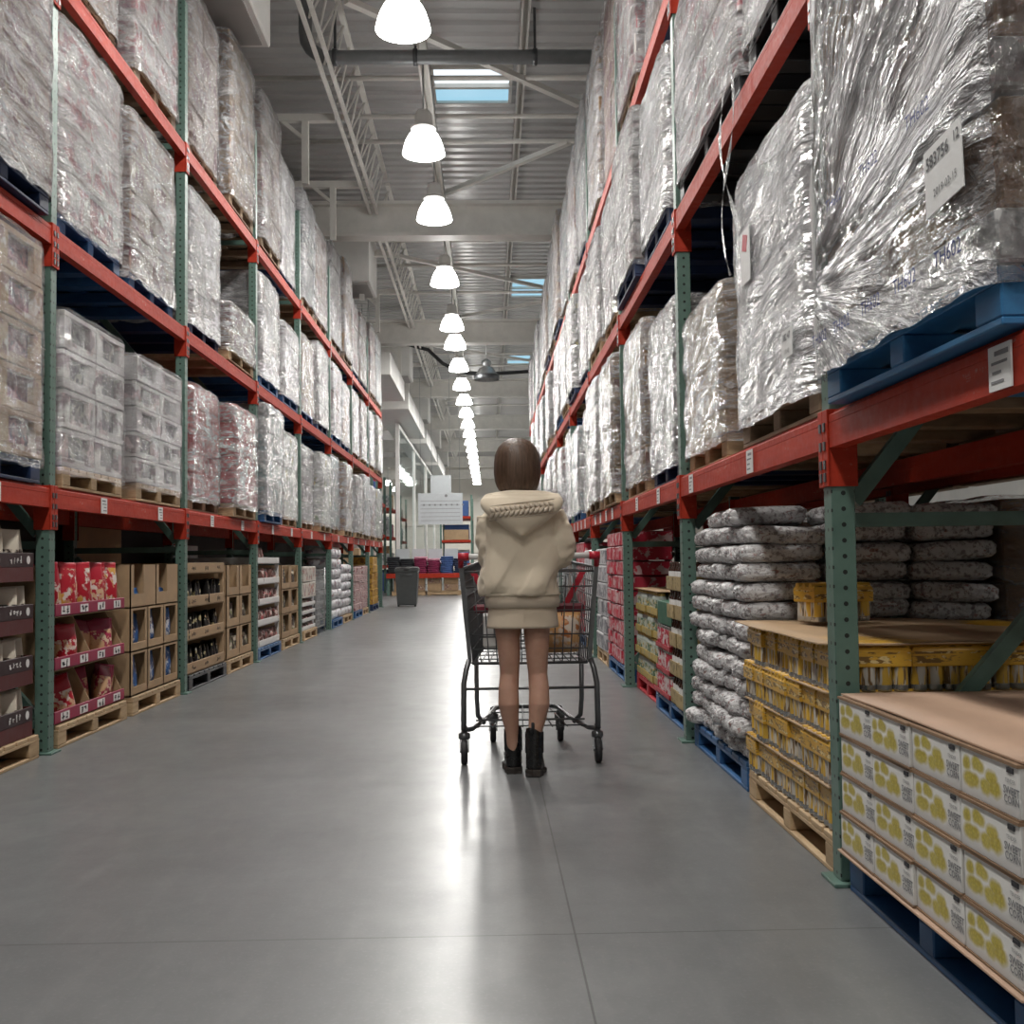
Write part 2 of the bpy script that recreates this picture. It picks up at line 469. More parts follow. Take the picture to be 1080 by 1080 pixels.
for k in range(26): far.span((-13.8 + k * 1.15, 79.96, 0), (-13.74 + k * 1.15, 80, CEIL))
struct('wall_far', far.mesh('wall', M['wall_beige']))

# girders, joists and purlins under the deck
for y in (9.0, 18.2, 27.3, 36.4, 45.5, 54.6, 63.7, 72.8):
    g = MB().span((-3.66, y, 6.52), (16, y + .34, 6.58)).span((-3.66, y + .14, 6.58), (16, y + .2, 7.06)).span((-3.66, y, 7.06), (16, y + .34, 7.12))
    if y > 26: g.span((-14, y + .14, 6.52), (-3.66, y + .2, 7.12))
    struct('ceiling_beam', g.mesh('girder', M['beam_paint']))
def joist(x, y0, y1, z):
    mb = MB()
    for dx in (-.06, .06):
        mb.bar((x + dx, y0, z), (x + dx, y1, z), .045, .045)
    mb.bar((x + .2, y0, z + .62), (x + .2, y1, z + .62), .07, .05)
    n = int((y1 - y0) / .55)
    for i in range(n):
        ya = y0 + (y1 - y0) * i / n; yb = y0 + (y1 - y0) * (i + 1) / n; ym = (ya + yb) / 2
        mb.tube([(x, ya, z), (x + .2, ym, z + .62), (x, yb, z)], .014, 5, smooth=False)
    return mb
for (a, b) in ((0, 9.0), (9.34, 18.2), (18.54, 27.3), (27.64, 36.4), (36.74, 45.5), (45.84, 54.6), (54.94, 63.7)):
    struct('ceiling_truss', joist(-1.87, a, b, 6.9).mesh('joist', M['beam_paint']))
    struct('ceiling_truss', joist(5.2, a, b, 6.9).mesh('joist', M['beam_paint']))
for x, z, s in ((-.74, 7.16, .13), (.57, 8.2, .12), (6.6, 7.16, .13), (12.5, 7.16, .13), (-11, 7.16, .13), (-6.5, 7.16, .13), (4, 7.16, .13), (8.5, 7.16, .13)):
    p = MB()
    p.span((x - s / 2, -4, z - .02), (x - s / 2 + .03, 72, z + .16)).span((x + s / 2 - .03, -4, z - .02), (x + s / 2, 72, z + .16)).span((x - s / 2, -4, z + .1), (x + s / 2, 72, z + .16))
    struct('ceiling_purlin', p.mesh('purlin', M['beam_paint']))
br = [((-1.52, 11.95, 7.3), (1.31, 14.76, 7.3)), ((-2.04, 19.98, 7.3), (1.28, 16.12, 7.3)), ((-2.2, 21.84, 7.3), (1.5, 25.0, 7.3)), ((-.8, 27.93, 7.3), (1.78, 25.96, 7.3)), ((-2.2, 31, 7.3), (1.5, 34.2, 7.3)), ((-2, 43, 7.3), (1.5, 39.8, 7.3))]
for a, b in br:
    struct('ceiling_brace', MB().bar(a, b, .09, .07).mesh('brace', M['beam_paint']))
for y in (11.0, 13.97, 15.2, 16.13, 21.2, 23.0, 25.37, 29, 31, 33, 35, 38, 40, 42, 44, 48, 52, 56):
    struct('ceiling_conduit', MB().tube([(-3.66, y, 7.32), (16, y, 7.32)], .035 if int(y * 10) % 3 else .022, 8).mesh('conduit', M['beam_paint']))
for y, x1 in ((14.48, -2.0), (17.08, -1.77), (21, -1.8), (24, -1.8), (30, -1.8), (33, -1.8)):
    f = MB().bar((-3.66, y, 7.0), (x1, y, 7.0), .1, .1).bar((-2.4, y, 6.1), (-2.4, y, 7.0), .09, .09).bar((-2.75, y, 7.0), (-2.4, y, 6.7), .05, .05)
    struct('wall_strut', f.mesh('strut', M['beam_paint']))

# big grey drain pipe with its elbow
t = thing('drain_pipe', 'thick grey pipe crossing under the roof deck with one elbow', 'pipe', (0, 12.7, 7.0))
pp = [(-2.1, 0, 1.4), (-2.1, 0, .3)] + [(-2.1 + .28 * (1 - math.cos(a)), 0, .28 - .28 * math.sin(a)) for a in (.3, .7, 1.1, 1.4)] + [(-1.8, 0, 0), (16, 0, 0)]
ob('pipe', MB().tube(pp, .082, 14).mesh('pipe', M['pipe_grey']), t)
for x in (-1.75, -.8, .62, 2.4): ob('clamp', MB().tube([(x - .025, 0, 0), (x + .025, 0, 0)], .1, 14).bar((x, 0, .09), (x, 0, .6), .03, .03).mesh('clamp', M['darksteel']), t)

# skylights
for i, (x0, x1, y0, y1, lab) in enumerate(((-.766, .42, 15.87, 17.1, 'long skylight nearest the camera, white and pale blue'), (.69, 1.57, 28.0, 29.93, 'small blue skylight beyond the second girder'), (.76, 1.6, 38.6, 40.3, 'small blue skylight farthest from the camera'))):
    t = thing('skylight', lab, 'skylight', ((x0 + x1) / 2, (y0 + y1) / 2, CEIL - .07))
    wx, wy = x1 - x0, y1 - y0
    f = MB()
    for s in (-1, 1):
        f.box((s * wx / 2, 0, .03), (.05, wy, .09)); f.box((0, s * wy / 2, .03), (wx, .05, .09))
    f.box((0, 0, .0), (wx, .07, .08))
    ob('frame', f.mesh('frame', M['beam_paint']), t)
    for s, m in ((-1, 'skylight_white' if i == 0 else 'skylight'), (1, 'skylight')):
        ob('pane', MB().box((0, s * wy / 4, .03), (wx - .04, wy / 2 - .05, .01)).mesh('pane', M[m]), t)

# square duct boxes on the left wall, with the long duct behind them
for k, y in enumerate((9.55, 20.1, 30.4, 39.9, 49.4, 58.9)):
    t = thing('duct_box', f'pale boxy duct housing high above the left rack, {ORD[k]} from the camera', 'duct', (-2.96, y, 6.24))
    ob('housing', MB().box((.0, .66, .75), (1.62, 1.32, 1.5), 0, None, .015).mesh('housing', M['white_paint']), t)
    for hx_ in (-.6, .6): ob('hanger', MB().tube([(hx_, .66, 1.49), (hx_, .66, CEIL - 6.24)], .015, 6).mesh('hanger', M['steel']), t)
    ob('outlet_grille', MB().box((.25, .66, -.012), (1.0, 1.1, .03)).mesh('grille', M['wall']), t)
for k, (y0, y1) in enumerate(((26, 30.4), (31.95, 39.8), (41.35, 49.3), (50.85, 58.8))):
    o = ob('air_duct', MB().span((-.55, 0, 0), (.55, y1 - y0, .55), 0, .01).mesh('duct', M['white_paint']), None, (-2.85, y0, 5.5))
    for yh in (.5, y1 - y0 - .5): ob('hanger', MB().tube([(-.4, yh, .54), (-.4, yh, CEIL - 5.5)], .015, 6).mesh('hanger', M['steel']), o)
    tag(o, f'pale long air duct along the glazed partition, {ORD[k]} stretch from the camera', 'duct')

# glazed partition beyond the end of the left rack
def partition(y0, y1, lab):
    t = thing('glazed_partition', lab, 'partition', (-2.85, y0, 0))
    L = y1 - y0
    for k, dy in enumerate((0, L / 2, L)):
        ob('post', MB().span((-.06, dy - .06, 0), (.06, dy + .06, 5.4)).mesh('post', M['white_paint']), t)
    for z in (0.06, 5.34): ob('rail', MB().span((-.05, .06, z - .06), (.05, L - .06, z + .06)).mesh('rail', M['white_paint']), t)
    ob('glass', MB().span((-.006, .06, .12), (.006, L - .06, 5.28)).mesh('glass', M['glass']), t)
g = NT('clear_glass')
mx = g.n('MixShader', {0: g.math('ADD', g.math('MULTIPLY', g.n('Fresnel', {'IOR': 1.45}).outputs[0], .9), .04), 1: g.n('BsdfTransparent', {'Color': (.93, .96, .96, 1)}), 2: g.n('BsdfGlossy', {'Color': (.9, .95, .95, 1), 'Roughness': .03})})
g.t.links.new(mx.outputs[0], g.out.inputs[0]); M['glass'] = g.mat
partition(34.5, 49.5, 'tall white framed glass partition beyond the left rack, nearer stretch')
partition(50, 65, 'tall white framed glass partition beyond the left rack, farther stretch')

# ------------------------------------------------------------------ high-bay lamps
def build_lamp():
    t = thing('bay_lamp', 'lamp', 'lamp', (0, 0, 6.0), 0, 'bell lamps over the aisle')
    prof = [(.255, 0), (.262, .012), (.255, .03), (.243, .09), (.22, .16), (.185, .23), (.15, .275), (.118, .31)]
    ob('shade', MB().lathe(prof + [(.11, .305), (.14, .268), (.175, .222), (.21, .155), (.235, .085), (.248, .02), (.255, 0)], 28).mesh('shade', M['shade']), t)
    ob('collar', MB().lathe([(.10, .30), (.155, .31), (.16, .33), (.125, .345), (.12, .36), (.02, .36)], 24, caps=True).mesh('collar', M['white_board']), t)
    ob('ballast_housing', MB().lathe([(.02, .355), (.105, .36), (.11, .40), (.105, .50), (.08, .54), (.03, .55)], 20, caps=True).mesh('ballast', M['white_paint']), t)
    ob('suspension_rod', MB().tube([(0, 0, .54), (0, 0, 1.16)], .012, 8).mesh('rod', M['steel']), t)
    ob('bulb', MB().lathe([(.0, .06), (.035, .07), (.05, .13), (.035, .2), (.03, .3)], 14).mesh('bulb', M['shade']), t)
    li = bpy.data.lights.new('lamp_light', 'AREA'); li.shape = 'DISK'; li.size = .42; li.energy = LAMP_W; li.color = (1, .975, .93)
    lo = bpy.data.objects.new('lamp_light', li); C.objects.link(lo); lo.parent = t; lo.location = (0, 0, -.02)
    return t
lamp0 = build_lamp()
lys = [10.04, 13.16, 15.75, 19.5, 23.3, 25.4, 28.4] + [31.5 + 3.05 * k for k in range(14)]
for k, y in enumerate(lys):
    lab = f'glowing white bell lamp, {ORD[k]} along the aisle from the camera' if k < 12 else 'tiny glowing bell lamp at the far end of the aisle lamp row'
    if k == 0: lamp0.location = (-.745, y, 6.0); lamp0['label'] = lab
    else: copy_thing(lamp0, (-.74 + .002 * k, y, 6.0), None, lab)
for y in (6.9, 3.8, .7, -2.4, -5.5):
    copy_thing(lamp0, (-.75, y, 6.0), None, 'glowing bell lamp over the aisle above and behind the viewer')
for x in (6.6, 12.5):
    for y in (-3, 3, 9, 15, 21, 27): copy_thing(lamp0, (x, y, 6.0), None, 'glowing bell lamp over a neighbouring aisle behind the right rack')
for x in (-11, -6.5, 4.0, 8.5):  # extra lamp rows added for more light in the hall
    for y in (29, 36, 43, 50, 57, 64, 71): copy_thing(lamp0, (x, y, 6.0), None, 'glowing bell lamp added to brighten the open hall beyond the racks')
for x in (-10, -6.5, -3.5, 1.5, 4.5, 8): copy_thing(lamp0, (x, 77.2, 6.0), None, 'glowing bell lamp added to brighten the far wall')  # lamp row added only to brighten the far wall
struct('ceiling_purlin', MB().span((-14, 77.13, 7.14), (16, 77.27, 7.32)).mesh('purlin', M['beam_paint']))
# the unlit chrome-looking lamp
t = thing('unlit_lamp', 'dark unlit clear bell lamp hanging right of the lamp row', 'lamp', (0, 29, 5.85))
ob('shade', MB().lathe([(.33, 0), (.33, .12), (.26, .2), (.2, .3), (.1, .36), (.08, .42), (.02, .45)], 24).mesh('shade', M['steel']), t)
ob('rim_band', MB().lathe([(.335, .0), (.345, .03), (.345, .1), (.335, .13)], 24).mesh('rim', M['darksteel']), t)
ob('collar', MB().lathe([(.1, .36), (.13, .42), (.13, .5), (.05, .56), (.02, .56)], 16, caps=True).mesh('collar', M['steel']), t)
ob('suspension_rod', MB().tube([(0, 0, .5), (0, 0, 1.5)], .015, 8).mesh('rod', M['steel']), t)
o = ob('hanging_hose', MB().tube([(-2.2, 0, .9), (-1.6, .1, .75), (-1.2, 0, .35), (-.7, 0, .1), (0, 0, .05), (.7, 0, .08), (1.8, 0, .15), (2.2, 0, .3)], .05, 8).mesh('hose', M['black']), None, (0, 29.8, 6.1))
tag(o, 'black flexible hose sagging across the aisle behind the lamp row', 'hose')

# ------------------------------------------------------------------ pallet racking
RD = .95
def upright_mesh(side):
    s = 1 if side == 'R' else -1
    P = {}
    P['front_post'] = MB().span((0, -.04, .012), (s * .075, .04, 5.6), 0, .003).mesh('front_post', M['holes'])
    P['rear_post'] = MB().span((s * (RD - .075), -.04, .012), (s * RD, .04, 5.6), 0, .003).mesh('rear_post', M['holes'])
    P['base_plate'] = [MB().span((s * (a - .03), -.07, 0), (s * (a + .105), .07, .012), 0, .002).mesh('base_plate', M['green']) for a in (0, RD - .075)]
    P['horizontal_brace'] = [MB().bar((s * .075, 0, z), (s * (RD - .075), 0, z), .035, .045).mesh('brace', M['green']) for z in (.16, 1.14, 2.24, 3.3, 4.4, 5.4)]
    P['diagonal_brace'] = [MB().bar((s * .08, 0, a), (s * (RD - .08), 0, b), .035, .05).mesh('brace', M['green']) for a, b in ((.2, 1.08), (1.2, 2.18), (2.3, 3.24), (3.36, 4.34), (4.46, 5.34))]
    return P
def upright(P, loc, label):
    t = thing('rack_upright', label, 'rack upright', loc, 0, 'green rack uprights')
    for k, v in P.items():
        for me in (v if isinstance(v, list) else [v]): ob(k, me, t)
    return t
UP = {s: upright_mesh(s) for s in 'LR'}
side_word = {'L': 'left', 'R': 'right'}
for n in range(-1, LN + 1):
    upright(UP['L'], (LX, LY + n * BAY, 0), f'green perforated upright of the left rack, {ORD[n + 1]} from the camera')
for n in range(-1, RN + 1):
    upright(UP['R'], (RX, RY + n * BAY, 0), f'green perforated upright of the right rack, {ORD[n + 1]} from the camera')
def beam_meshes(side):
    s = 1 if side == 'R' else -1
    h = .062
    rail = MB().span((-s * .006, -BAY / 2 + .045, -.118), (s * .046, BAY / 2 - .045, -.04)).span((s * .012, -BAY / 2 + .045, -.04), (s * .046, BAY / 2 - .045, 0)).span((-s * .006, -BAY / 2 + .045, -.042), (s * .012, BAY / 2 - .045, -.012), 0, .004)
    con = []
    for e in (-1, 1):
        c = MB()
        yc = e * (BAY / 2)
        c.span((-s * .008, yc - e * .048, -.24), (s * .083, yc - e * .041, .005))
        c.span((-s * .012, yc - e * .048, -.24), (-s * .001, yc - e * .002, .005), 0, .002)
        for z in (-.05, -.11, -.17, -.21): c.box((-s * .013, yc - e * .02, z), (.006, .02, .028), 1)
        con.append(c.mesh('connector', [M['orange'], M['darksteel']]))
    return rail.mesh('rail', M['orange']), con
BM = {s: beam_meshes(s) for s in 'LR'}
LABELME = {}
for s in (1, -1):
    l = MB().box((0, 0, 0), (.004, .10, .095), 0)
    for k in range(4): l.box((-s * .0025, (-.01, .0, .012, .01)[k], .03 - k * .02), (.001, (.06, .07, .04, .055)[k], .006 if k else .01), 1)
    LABELME[s] = l.mesh('price_label', [M['paper'], M['greyink']])
LVL = ('lowest', 'middle', 'top')
def beam(side, n, lv, z, y, labs=()):
    s = 1 if side == 'R' else -1
    X = RX if side == 'R' else LX
    for front in (1, 0):
        x = X if front else X + s * RD
        t = thing('rack_beam', f'orange {"front" if front else "rear"} beam, {side_word[side]} rack, {LVL[lv]} level, {ORD[n + 1]} bay from the camera', 'rack beam', (x, y, z), 0, 'orange rack beams')
        if not front: t.scale = (-1, 1, 1)
        ob('rail', BM[side][0], t)
        for c in BM[side][1]: ob('connector', c, t)
        if front:
            for dy in labs: ob('price_label', LABELME[s], t, (-s * .010, dy, -.068))
for n in range(-1, LN):
    for lv in range(3): beam('L', n, lv, LZ[lv], LY + (n + .5) * BAY, (-.55, .62) if lv == 0 else ())
rlab = {-1: (.12,), 0: (-.35, .95), 1: (-.6, .4)}
for n in range(-1, RN):
    for lv in range(3): beam('R', n, lv, RZ[lv], RY + (n + .5) * BAY, rlab.get(n, (-.7, -.2, .3, .8)) if lv == 0 else ())

# ------------------------------------------------------------------ pallets
PH = .125
PAL = {}
def pallet_meshes(matname, ly, lx=1.1):
    key = (matname, round(ly, 2), lx)
    if key not in PAL:
        m = M[matname]; d = MB()
        nb = 8; bw = ly / nb
        # deck boards run front to back across three cross boards
        for k in range(nb): d.box((0, -ly / 2 + bw * (k + .5), .115), (lx, bw - .02, .02), 0, None, .003)
        for x in (-lx / 2 + .06, 0, lx / 2 - .06): d.box((x, 0, .097), (.12, ly, .016), 0, None, .002)
        st = []
        for y in (-ly / 2 + .06, 0, ly / 2 - .06):
            q = MB().box((0, y, .053), (lx, .12 if abs(y) > .01 else .09, .072), 0, None, .004)
            st.append(q.mesh('stringer', m))
        bt = [MB().box((x, 0, .0085), (.11, ly, .017), 0, None, .003).mesh('bottom_board', m) for x in (-lx / 2 + .055, lx / 2 - .055)]
        PAL[key] = (d.mesh('top_deck', m), st, bt)
    return PAL[key]
PCOL = {'wood': 'pale wooden', 'wood_dark': 'weathered wooden', 'blue': 'blue', 'navy': 'dark navy blue', 'brightblue': 'bright blue', 'redpal': 'red', 'blackpal': 'black plastic'}
def pallet(matname, x, y, z, ly, where, group='pallets in the racks', lx=1.1):
    d, st, bt = pallet_meshes(matname, ly, lx)
    t = thing('pallet', f'{PCOL[matname]} pallet, {where}', 'pallet', (x, y, z), 0, group)
    ob('top_deck', d, t)
    for me in st: ob('stringer', me, t)
    for me in bt: ob('bottom_board', me, t)
    return t

# ------------------------------------------------------------------ film-wrapped loads
M['c_kraft'] = printed('kraft_carton', (.30, .19, .10), (.19, .09, .07), (.5, .42, .36), 5, .52)
M['c_brown'] = printed('brown_carton', (.37, .225, .125), (.26, .15, .085), None, 4, .5)
M['c_white'] = printed('white_carton', (.50, .49, .48), (.25, .21, .22), (.46, .36, .36), 5, .55)
M['c_grey'] = printed('pale_grey_carton', (.40, .405, .405), (.24, .34, .35), None, 4, .52)
M['c_pink'] = printed('pink_printed_carton', (.52, .47, .46), (.38, .09, .11), (.32, .17, .21), 6, .52)
M['c_red'] = printed('red_printed_carton', (.50, .075, .085), (.66, .50, .48), (.62, .3, .3), 5, .56)
M['c_plum'] = printed('mixed_print_carton', (.34, .25, .21), (.17, .06, .08), (.22, .13, .08), 4, .48)
M['c_green'] = printed('green_printed_carton', (.56, .57, .53), (.24, .32, .2), (.5, .42, .2), 5, .56)
M['c_tan'] = M['kraft']
M['crate'] = plain('white_plastic_sheet', (.64, .635, .63), .35, var=.05, scale=2)
M['produce'] = printed('pink_produce', (.16, .05, .07), (.34, .14, .16), (.07, .05, .08), 16, .5, .4)
M['dark_goods'] = printed('grey_goods', (.20, .195, .20), (.10, .10, .115), (.36, .34, .30), 14, .5, .4)
CART = {}
def carton_mesh(mat, d, window=None):
    key = (mat, tuple(round(v, 2) for v in d), window)
    if key not in CART:
        mb = MB()
        if not window:
            mb.box((0, 0, d[2] / 2), (d[0], d[1], d[2] - .004), 0, None, .006)
            CART[key] = mb.mesh('carton', M[mat])
        else:
            # tray with an open window front and back, goods showing inside
            x, y, z = d; e = .035; fy = y * .20; fz0 = z * .24; fz1 = z * .16
            mb.box((0, 0, z / 2), (x - .08, y - .02, z - .02), 1)
            for sx in (-1, 1):
                X = sx * (x / 2 - e / 2)
                mb.span((X - e / 2, -y / 2, 0), (X + e / 2, y / 2, fz0), 0, .004).span((X - e / 2, -y / 2, z - fz1), (X + e / 2, y / 2, z - .003), 0, .004)
                for sy in (-1, 1): mb.span((X - e / 2, sy * y / 2, fz0), (X + e / 2, sy * (y / 2 - fy), z - fz1), 0, .003)
            for sy in (-1, 1): mb.span((-x / 2 + e, sy * y / 2, 0), (x / 2 - e, sy * (y / 2 - .012), z - .003), 0)
            CART[key] = mb.mesh('carton', [M[mat], M[window]])
    return CART[key]
def wrap_mesh(seed, nu=96, nv=30, amp=.011):
    mb = MB(); rings = []
    rnd = random.Random(seed)
    sh = rnd.uniform(0, 100); ang = rnd.choice((.55, .75, -.6))
    for j in range(nv + 2):
        v = min(j, nv) / nv
        ring = []
        for i in range(nu):
            a = 2 * PI * i / nu
            c, s = math.cos(a), math.sin(a); k = (abs(c) ** 14 + abs(s) ** 14) ** (1 / 14)
            x, y = .5 * c / k, .5 * s / k
            q = x * 1.0 + y
            # folds that run diagonally up the side
            n1 = mnoise.noise((q * 1.2 + sh, (v * .9 - (x + y) * ang) * 9, sh)) * .8 + mnoise.noise((x * 7 + sh, y * 7, v * 7)) * .7
            dz = 0.0
            if j == 0: dz = .012 * mnoise.noise((x * 9, y * 9, sh)) * 2
            f = 1 + amp * 2 * n1
            if v > .96: f -= (v - .96) * .7
            if j == nv + 1: f = .80
            zz = v + dz + (.004 * math.sin(9 * a + sh) if v > .97 else 0)
            ring.append((x * f, y * f, zz + (.006 if j == nv + 1 else 0)))
        rings.append(ring)
    return mb.loft(rings, 0, False, True)
WRAPS = {}
for wm in ('wrap', 'wrap_milky', 'wrap_thin'):
    WRAPS[wm] = [wrap_mesh(11 * k + len(wm)).mesh('stretch_wrap', M[wm]) for k in range(3)]
lrand = random.Random(21)
LOOK = {'c_kraft': 'brown cartons', 'c_brown': 'dark brown cartons', 'c_white': 'white cartons', 'c_grey': 'pale grey cartons', 'c_pink': 'white cartons with pink print', 'c_red': 'red printed cartons', 'c_plum': 'cartons with purplish print', 'c_green': 'white cartons with green print', 'crate': 'one tall white crate', 'c_tan': 'tan cartons'}
def load(side, y0, y1, z, h, mat, pal, where, grid=(2, 2, 4), wrap='wrap', window=None, front=.0, lx=1.06, look=None, wrapdown=.05):
    """a pallet on the beam and, standing on it, a film-wrapped stack of cartons"""
    s = 1 if side == 'R' else -1
    X = (RX if side == 'R' else LX) + s * (front + lx / 2)
    y = (y0 + y1) / 2; ly = y1 - y0
    pallet(pal, X, y, z + .002, ly - .06, where, lx=lx - .02)
    lk = look or LOOK[mat]
    t = thing('wrapped_load', f'film-wrapped {lk}, {where}', 'pallet load', (X, y, z + PH + .003), 0, 'film-wrapped loads in the racks')
    nx, ny, nz = grid
    lyy = ly - .03
    d = (lx / nx, lyy / ny, h / nz)
    me = carton_mesh(mat, (d[0] - .012, d[1] - .014, d[2] - .004), window)
    for k in range(nz):
        sx = lrand.uniform(-.008, .008); sy = lrand.uniform(-.008, .008)
        for j in range(ny):
            for i in range(nx):
                ob('carton', me, t, (-lx / 2 + d[0] * (i + .5) + sx + lrand.uniform(-.004, .004), -lyy / 2 + d[1] * (j + .5) + sy, d[2] * k), rz=lrand.uniform(-.008, .008) + (PI if lrand.random() < .5 else 0))
    wm = WRAPS[wrap][lrand.randrange(3)]
    ob('stretch_wrap', wm, t, (0, 0, -wrapdown), PI * lrand.randrange(2), (lx + .05, lyy + .05, h + .012 + wrapdown))
    return t
def where(side, lv, n, pos):
    return f'{ORD[n + 1]} bay of the {side_word[side]} rack, {LVL[lv]} level, {pos} place'
NEARFAR = ('nearer', 'farther')
# what stands where; one entry per pallet place: (material, pallet, height, grid, wrap, window)
spec = {}
for side, N in (('L', LN), ('R', RN)):
    for lv in range(3):
        for n in range(-1, N):
            for p in range(2):
                pool = ('c_white', 'c_grey', 'c_pink', 'c_plum', 'c_kraft', 'c_white', 'c_grey', 'c_green') if lv < 2 else ('c_plum', 'c_kraft', 'c_white', 'c_plum', 'c_pink', 'c_white', 'c_grey')
                hh = {0: lrand.uniform(.98, 1.16), 1: lrand.uniform(1.02, 1.15), 2: lrand.uniform(1.25, 1.62)}[lv]
                m = lrand.choice(pool)
                spec[side, lv, n, p] = [m, lrand.choice(('wood', 'wood', 'blue', 'navy', 'wood_dark')) if lv < 2 else lrand.choice(('wood_dark', 'wood_dark', 'navy')), hh, lrand.choice(((2, 2, 4), (2, 2, 5), (2, 2, 3), (2, 3, 5))) if n < 3 else (1, 2, lrand.choice((3, 4, 5))), lrand.choice(('wrap', 'wrap', 'wrap_milky', 'wrap_thin')) if n < 3 else lrand.choice(('wrap', 'wrap', 'wrap_milky')), None]
S = spec
S['L', 0, -1, 1] = ['c_kraft', 'navy', 1.16, (2, 2, 5), 'wrap_thin', 'produce']
S['L', 0, 0, 0] = ['c_white', 'wood', .90, (2, 2, 4), 'wrap_thin', 'dark_goods']
S['L', 0, 0, 1] = ['c_white', 'wood', .88, (2, 2, 5), 'wrap_thin', 'dark_goods']
S['L', 0, 1, 0] = ['c_red', 'wood_dark', .93, (2, 2, 5), 'wrap', None]
S['L', 0, 1, 1] = ['c_red', 'wood', .92, (2, 2, 6), 'wrap', None]
S['L', 0, 2, 0] = ['c_grey', 'blue', 1.14, (2, 2, 4), 'wrap', None]
S['L', 0, 2, 1] = ['c_green', 'wood', 1.0, (2, 2, 5), 'wrap', None]
S['L', 0, 3, 0] = ['c_white', 'wood', .98, (1, 2, 4), 'wrap', None]
S['L', 0, 3, 1] = ['c_green', 'wood', 1.0, (1, 2, 4), 'wrap', None]
S['L', 1, -1, 1] = ['c_plum', 'navy', 1.15, (2, 2, 4), 'wrap', None]
S['L', 1, 0, 0] = ['c_pink', 'blue', 1.16, (2, 2, 4), 'wrap', None]
S['L', 1, 0, 1] = ['c_plum', 'blue', 1.14, (2, 2, 4), 'wrap', None]
S['L', 1, 1, 0] = ['c_white', 'navy', 1.10, (2, 2, 4), 'wrap_milky', None]
S['L', 1, 1, 1] = ['c_plum', 'wood', .42, (2, 2, 2), 'wrap', None]
S['L', 1, 2, 0] = ['c_white', 'blue', 1.08, (2, 2, 4), 'wrap_milky', None]
S['L', 1, 2, 1] = ['c_white', 'blue', .85, (2, 2, 4), 'wrap_milky', None]
S['L', 1, 3, 0] = ['c_kraft', 'blue', 1.0, (1, 2, 4), 'wrap', None]
S['L', 2, 0, 0] = ['c_kraft', 'wood_dark', 1.2, (2, 2, 4), 'wrap', None]
S['L', 2, 0, 1] = ['c_pink', 'wood_dark', 1.3, (2, 2, 4), 'wrap', None]
S['L', 2, 1, 0] = ['c_plum', 'wood_dark', 1.36, (2, 2, 4), 'wrap', None]
S['L', 2, 1, 1] = ['c_kraft', 'wood_dark', 1.54, (2, 2, 5), 'wrap', None]
S['L', 2, 2, 0] = ['c_plum', 'wood_dark', 1.58, (2, 2, 5), 'wrap', None]
S['R', 0, 1, 0] = ['c_white', 'navy', .95, (2, 2, 4), 'wrap', 'dark_goods']
S['R', 0, 1, 1] = ['c_kraft', 'wood', 1.1, (2, 2, 5), 'wrap', None]
S['R', 0, 2, 0] = ['c_kraft', 'wood', 1.12, (2, 2, 6), 'wrap', None]
S['R', 0, 2, 1] = ['c_white', 'wood_dark', 1.15, (2, 2, 5), 'wrap', None]
S['R', 1, 0, 0] = ['c_grey', 'blackpal', 1.0, (2, 2, 4), 'wrap_milky', None]
S['R', 1, 1, 0] = ['c_white', 'navy', .95, (2, 2, 3), 'wrap_milky', None]
S['R', 1, 1, 1] = ['c_white', 'navy', 1.1, (2, 2, 4), 'wrap', None]
for (side, lv, n, p), (m, pal, h, grid, wr, win) in S.items():
    # right rack, first bay seen: built one by one below; places the photo shows nothing of are left out
    if side == 'R' and n == -1: continue
    if side == 'R' and n == 0 and lv < 2: continue
    if side == 'L' and n == -1 and (p == 0 or lv == 2): continue
    if side == 'R' and lv == 2 and n == 0: continue
    Y = (LY if side == 'L' else RY) + n * BAY
    a, b = ((.12, 1.25), (1.37, 2.53))[p]
    a += lrand.uniform(0, .07); b -= lrand.uniform(0, .07)
    jy = lrand.uniform(-.02, .02)
    z = (LZ if side == 'L' else RZ)[lv]
    if lv == 1 and side == 'R': h = min(h, 1.08)
    load(side, Y + a + jy, Y + b + jy, z, h, m, pal, where(side, lv, n, NEARFAR[p]), grid, wr, win, front=lrand.uniform(-.05, .05))
# ------------------------------------------------------------------ right rack, the loads built one by one
def hero_wrap(ly, lx, h):
    mb = MB(); rings = []
    nu, nv = 260, 90
    for j in range(nv + 1):
        v = j / nv; ring = []
        for i in range(nu):
            a = 2 * PI * i / nu + PI / nu
            c, s = math.cos(a), math.sin(a); k = (abs(c) ** 16 + abs(s) ** 16) ** (1 / 16)
            x, y = .5 * lx * c / k, .5 * ly * s / k
            z = v * h - .045
            # pleats fan out from the far lower corner on the aisle face
            py, pz = .62, .22
            th = math.atan2(z - pz, py - y); r = math.hypot(z - pz, py - y)
            f = mnoise.noise((th * 9, r * .8, 3.1)) * .016 + abs(mnoise.noise((th * 19, r * 1.6, 8.2))) * .014 + mnoise.noise((y * 6, z * 6, 1.7)) * .012
            band = .012 * math.exp(-((z - .06) / .05) ** 2) + .01 * math.exp(-((z - .46) / .05) ** 2)
            n = .008 + f - band * .5
            ring.append((x + (n if x > 0 else -n) * (abs(x) / (.5 * lx)) ** 6, y + (n if y > 0 else -n) * (abs(y) / (.5 * ly)) ** 6, z + (.012 * mnoise.noise((x * 6, y * 6, 4)) if j == 0 else 0)))
        rings.append(ring)
    return mb.loft(rings, 0, False, True)
HW = 'right rack lowest level, nearest bay, beside the camera'
hx, hy, hz = 1.02 + .55, 2.72, RZ[0]
pallet('brightblue', hx, hy, hz + .002, 1.13, HW, lx=1.06)
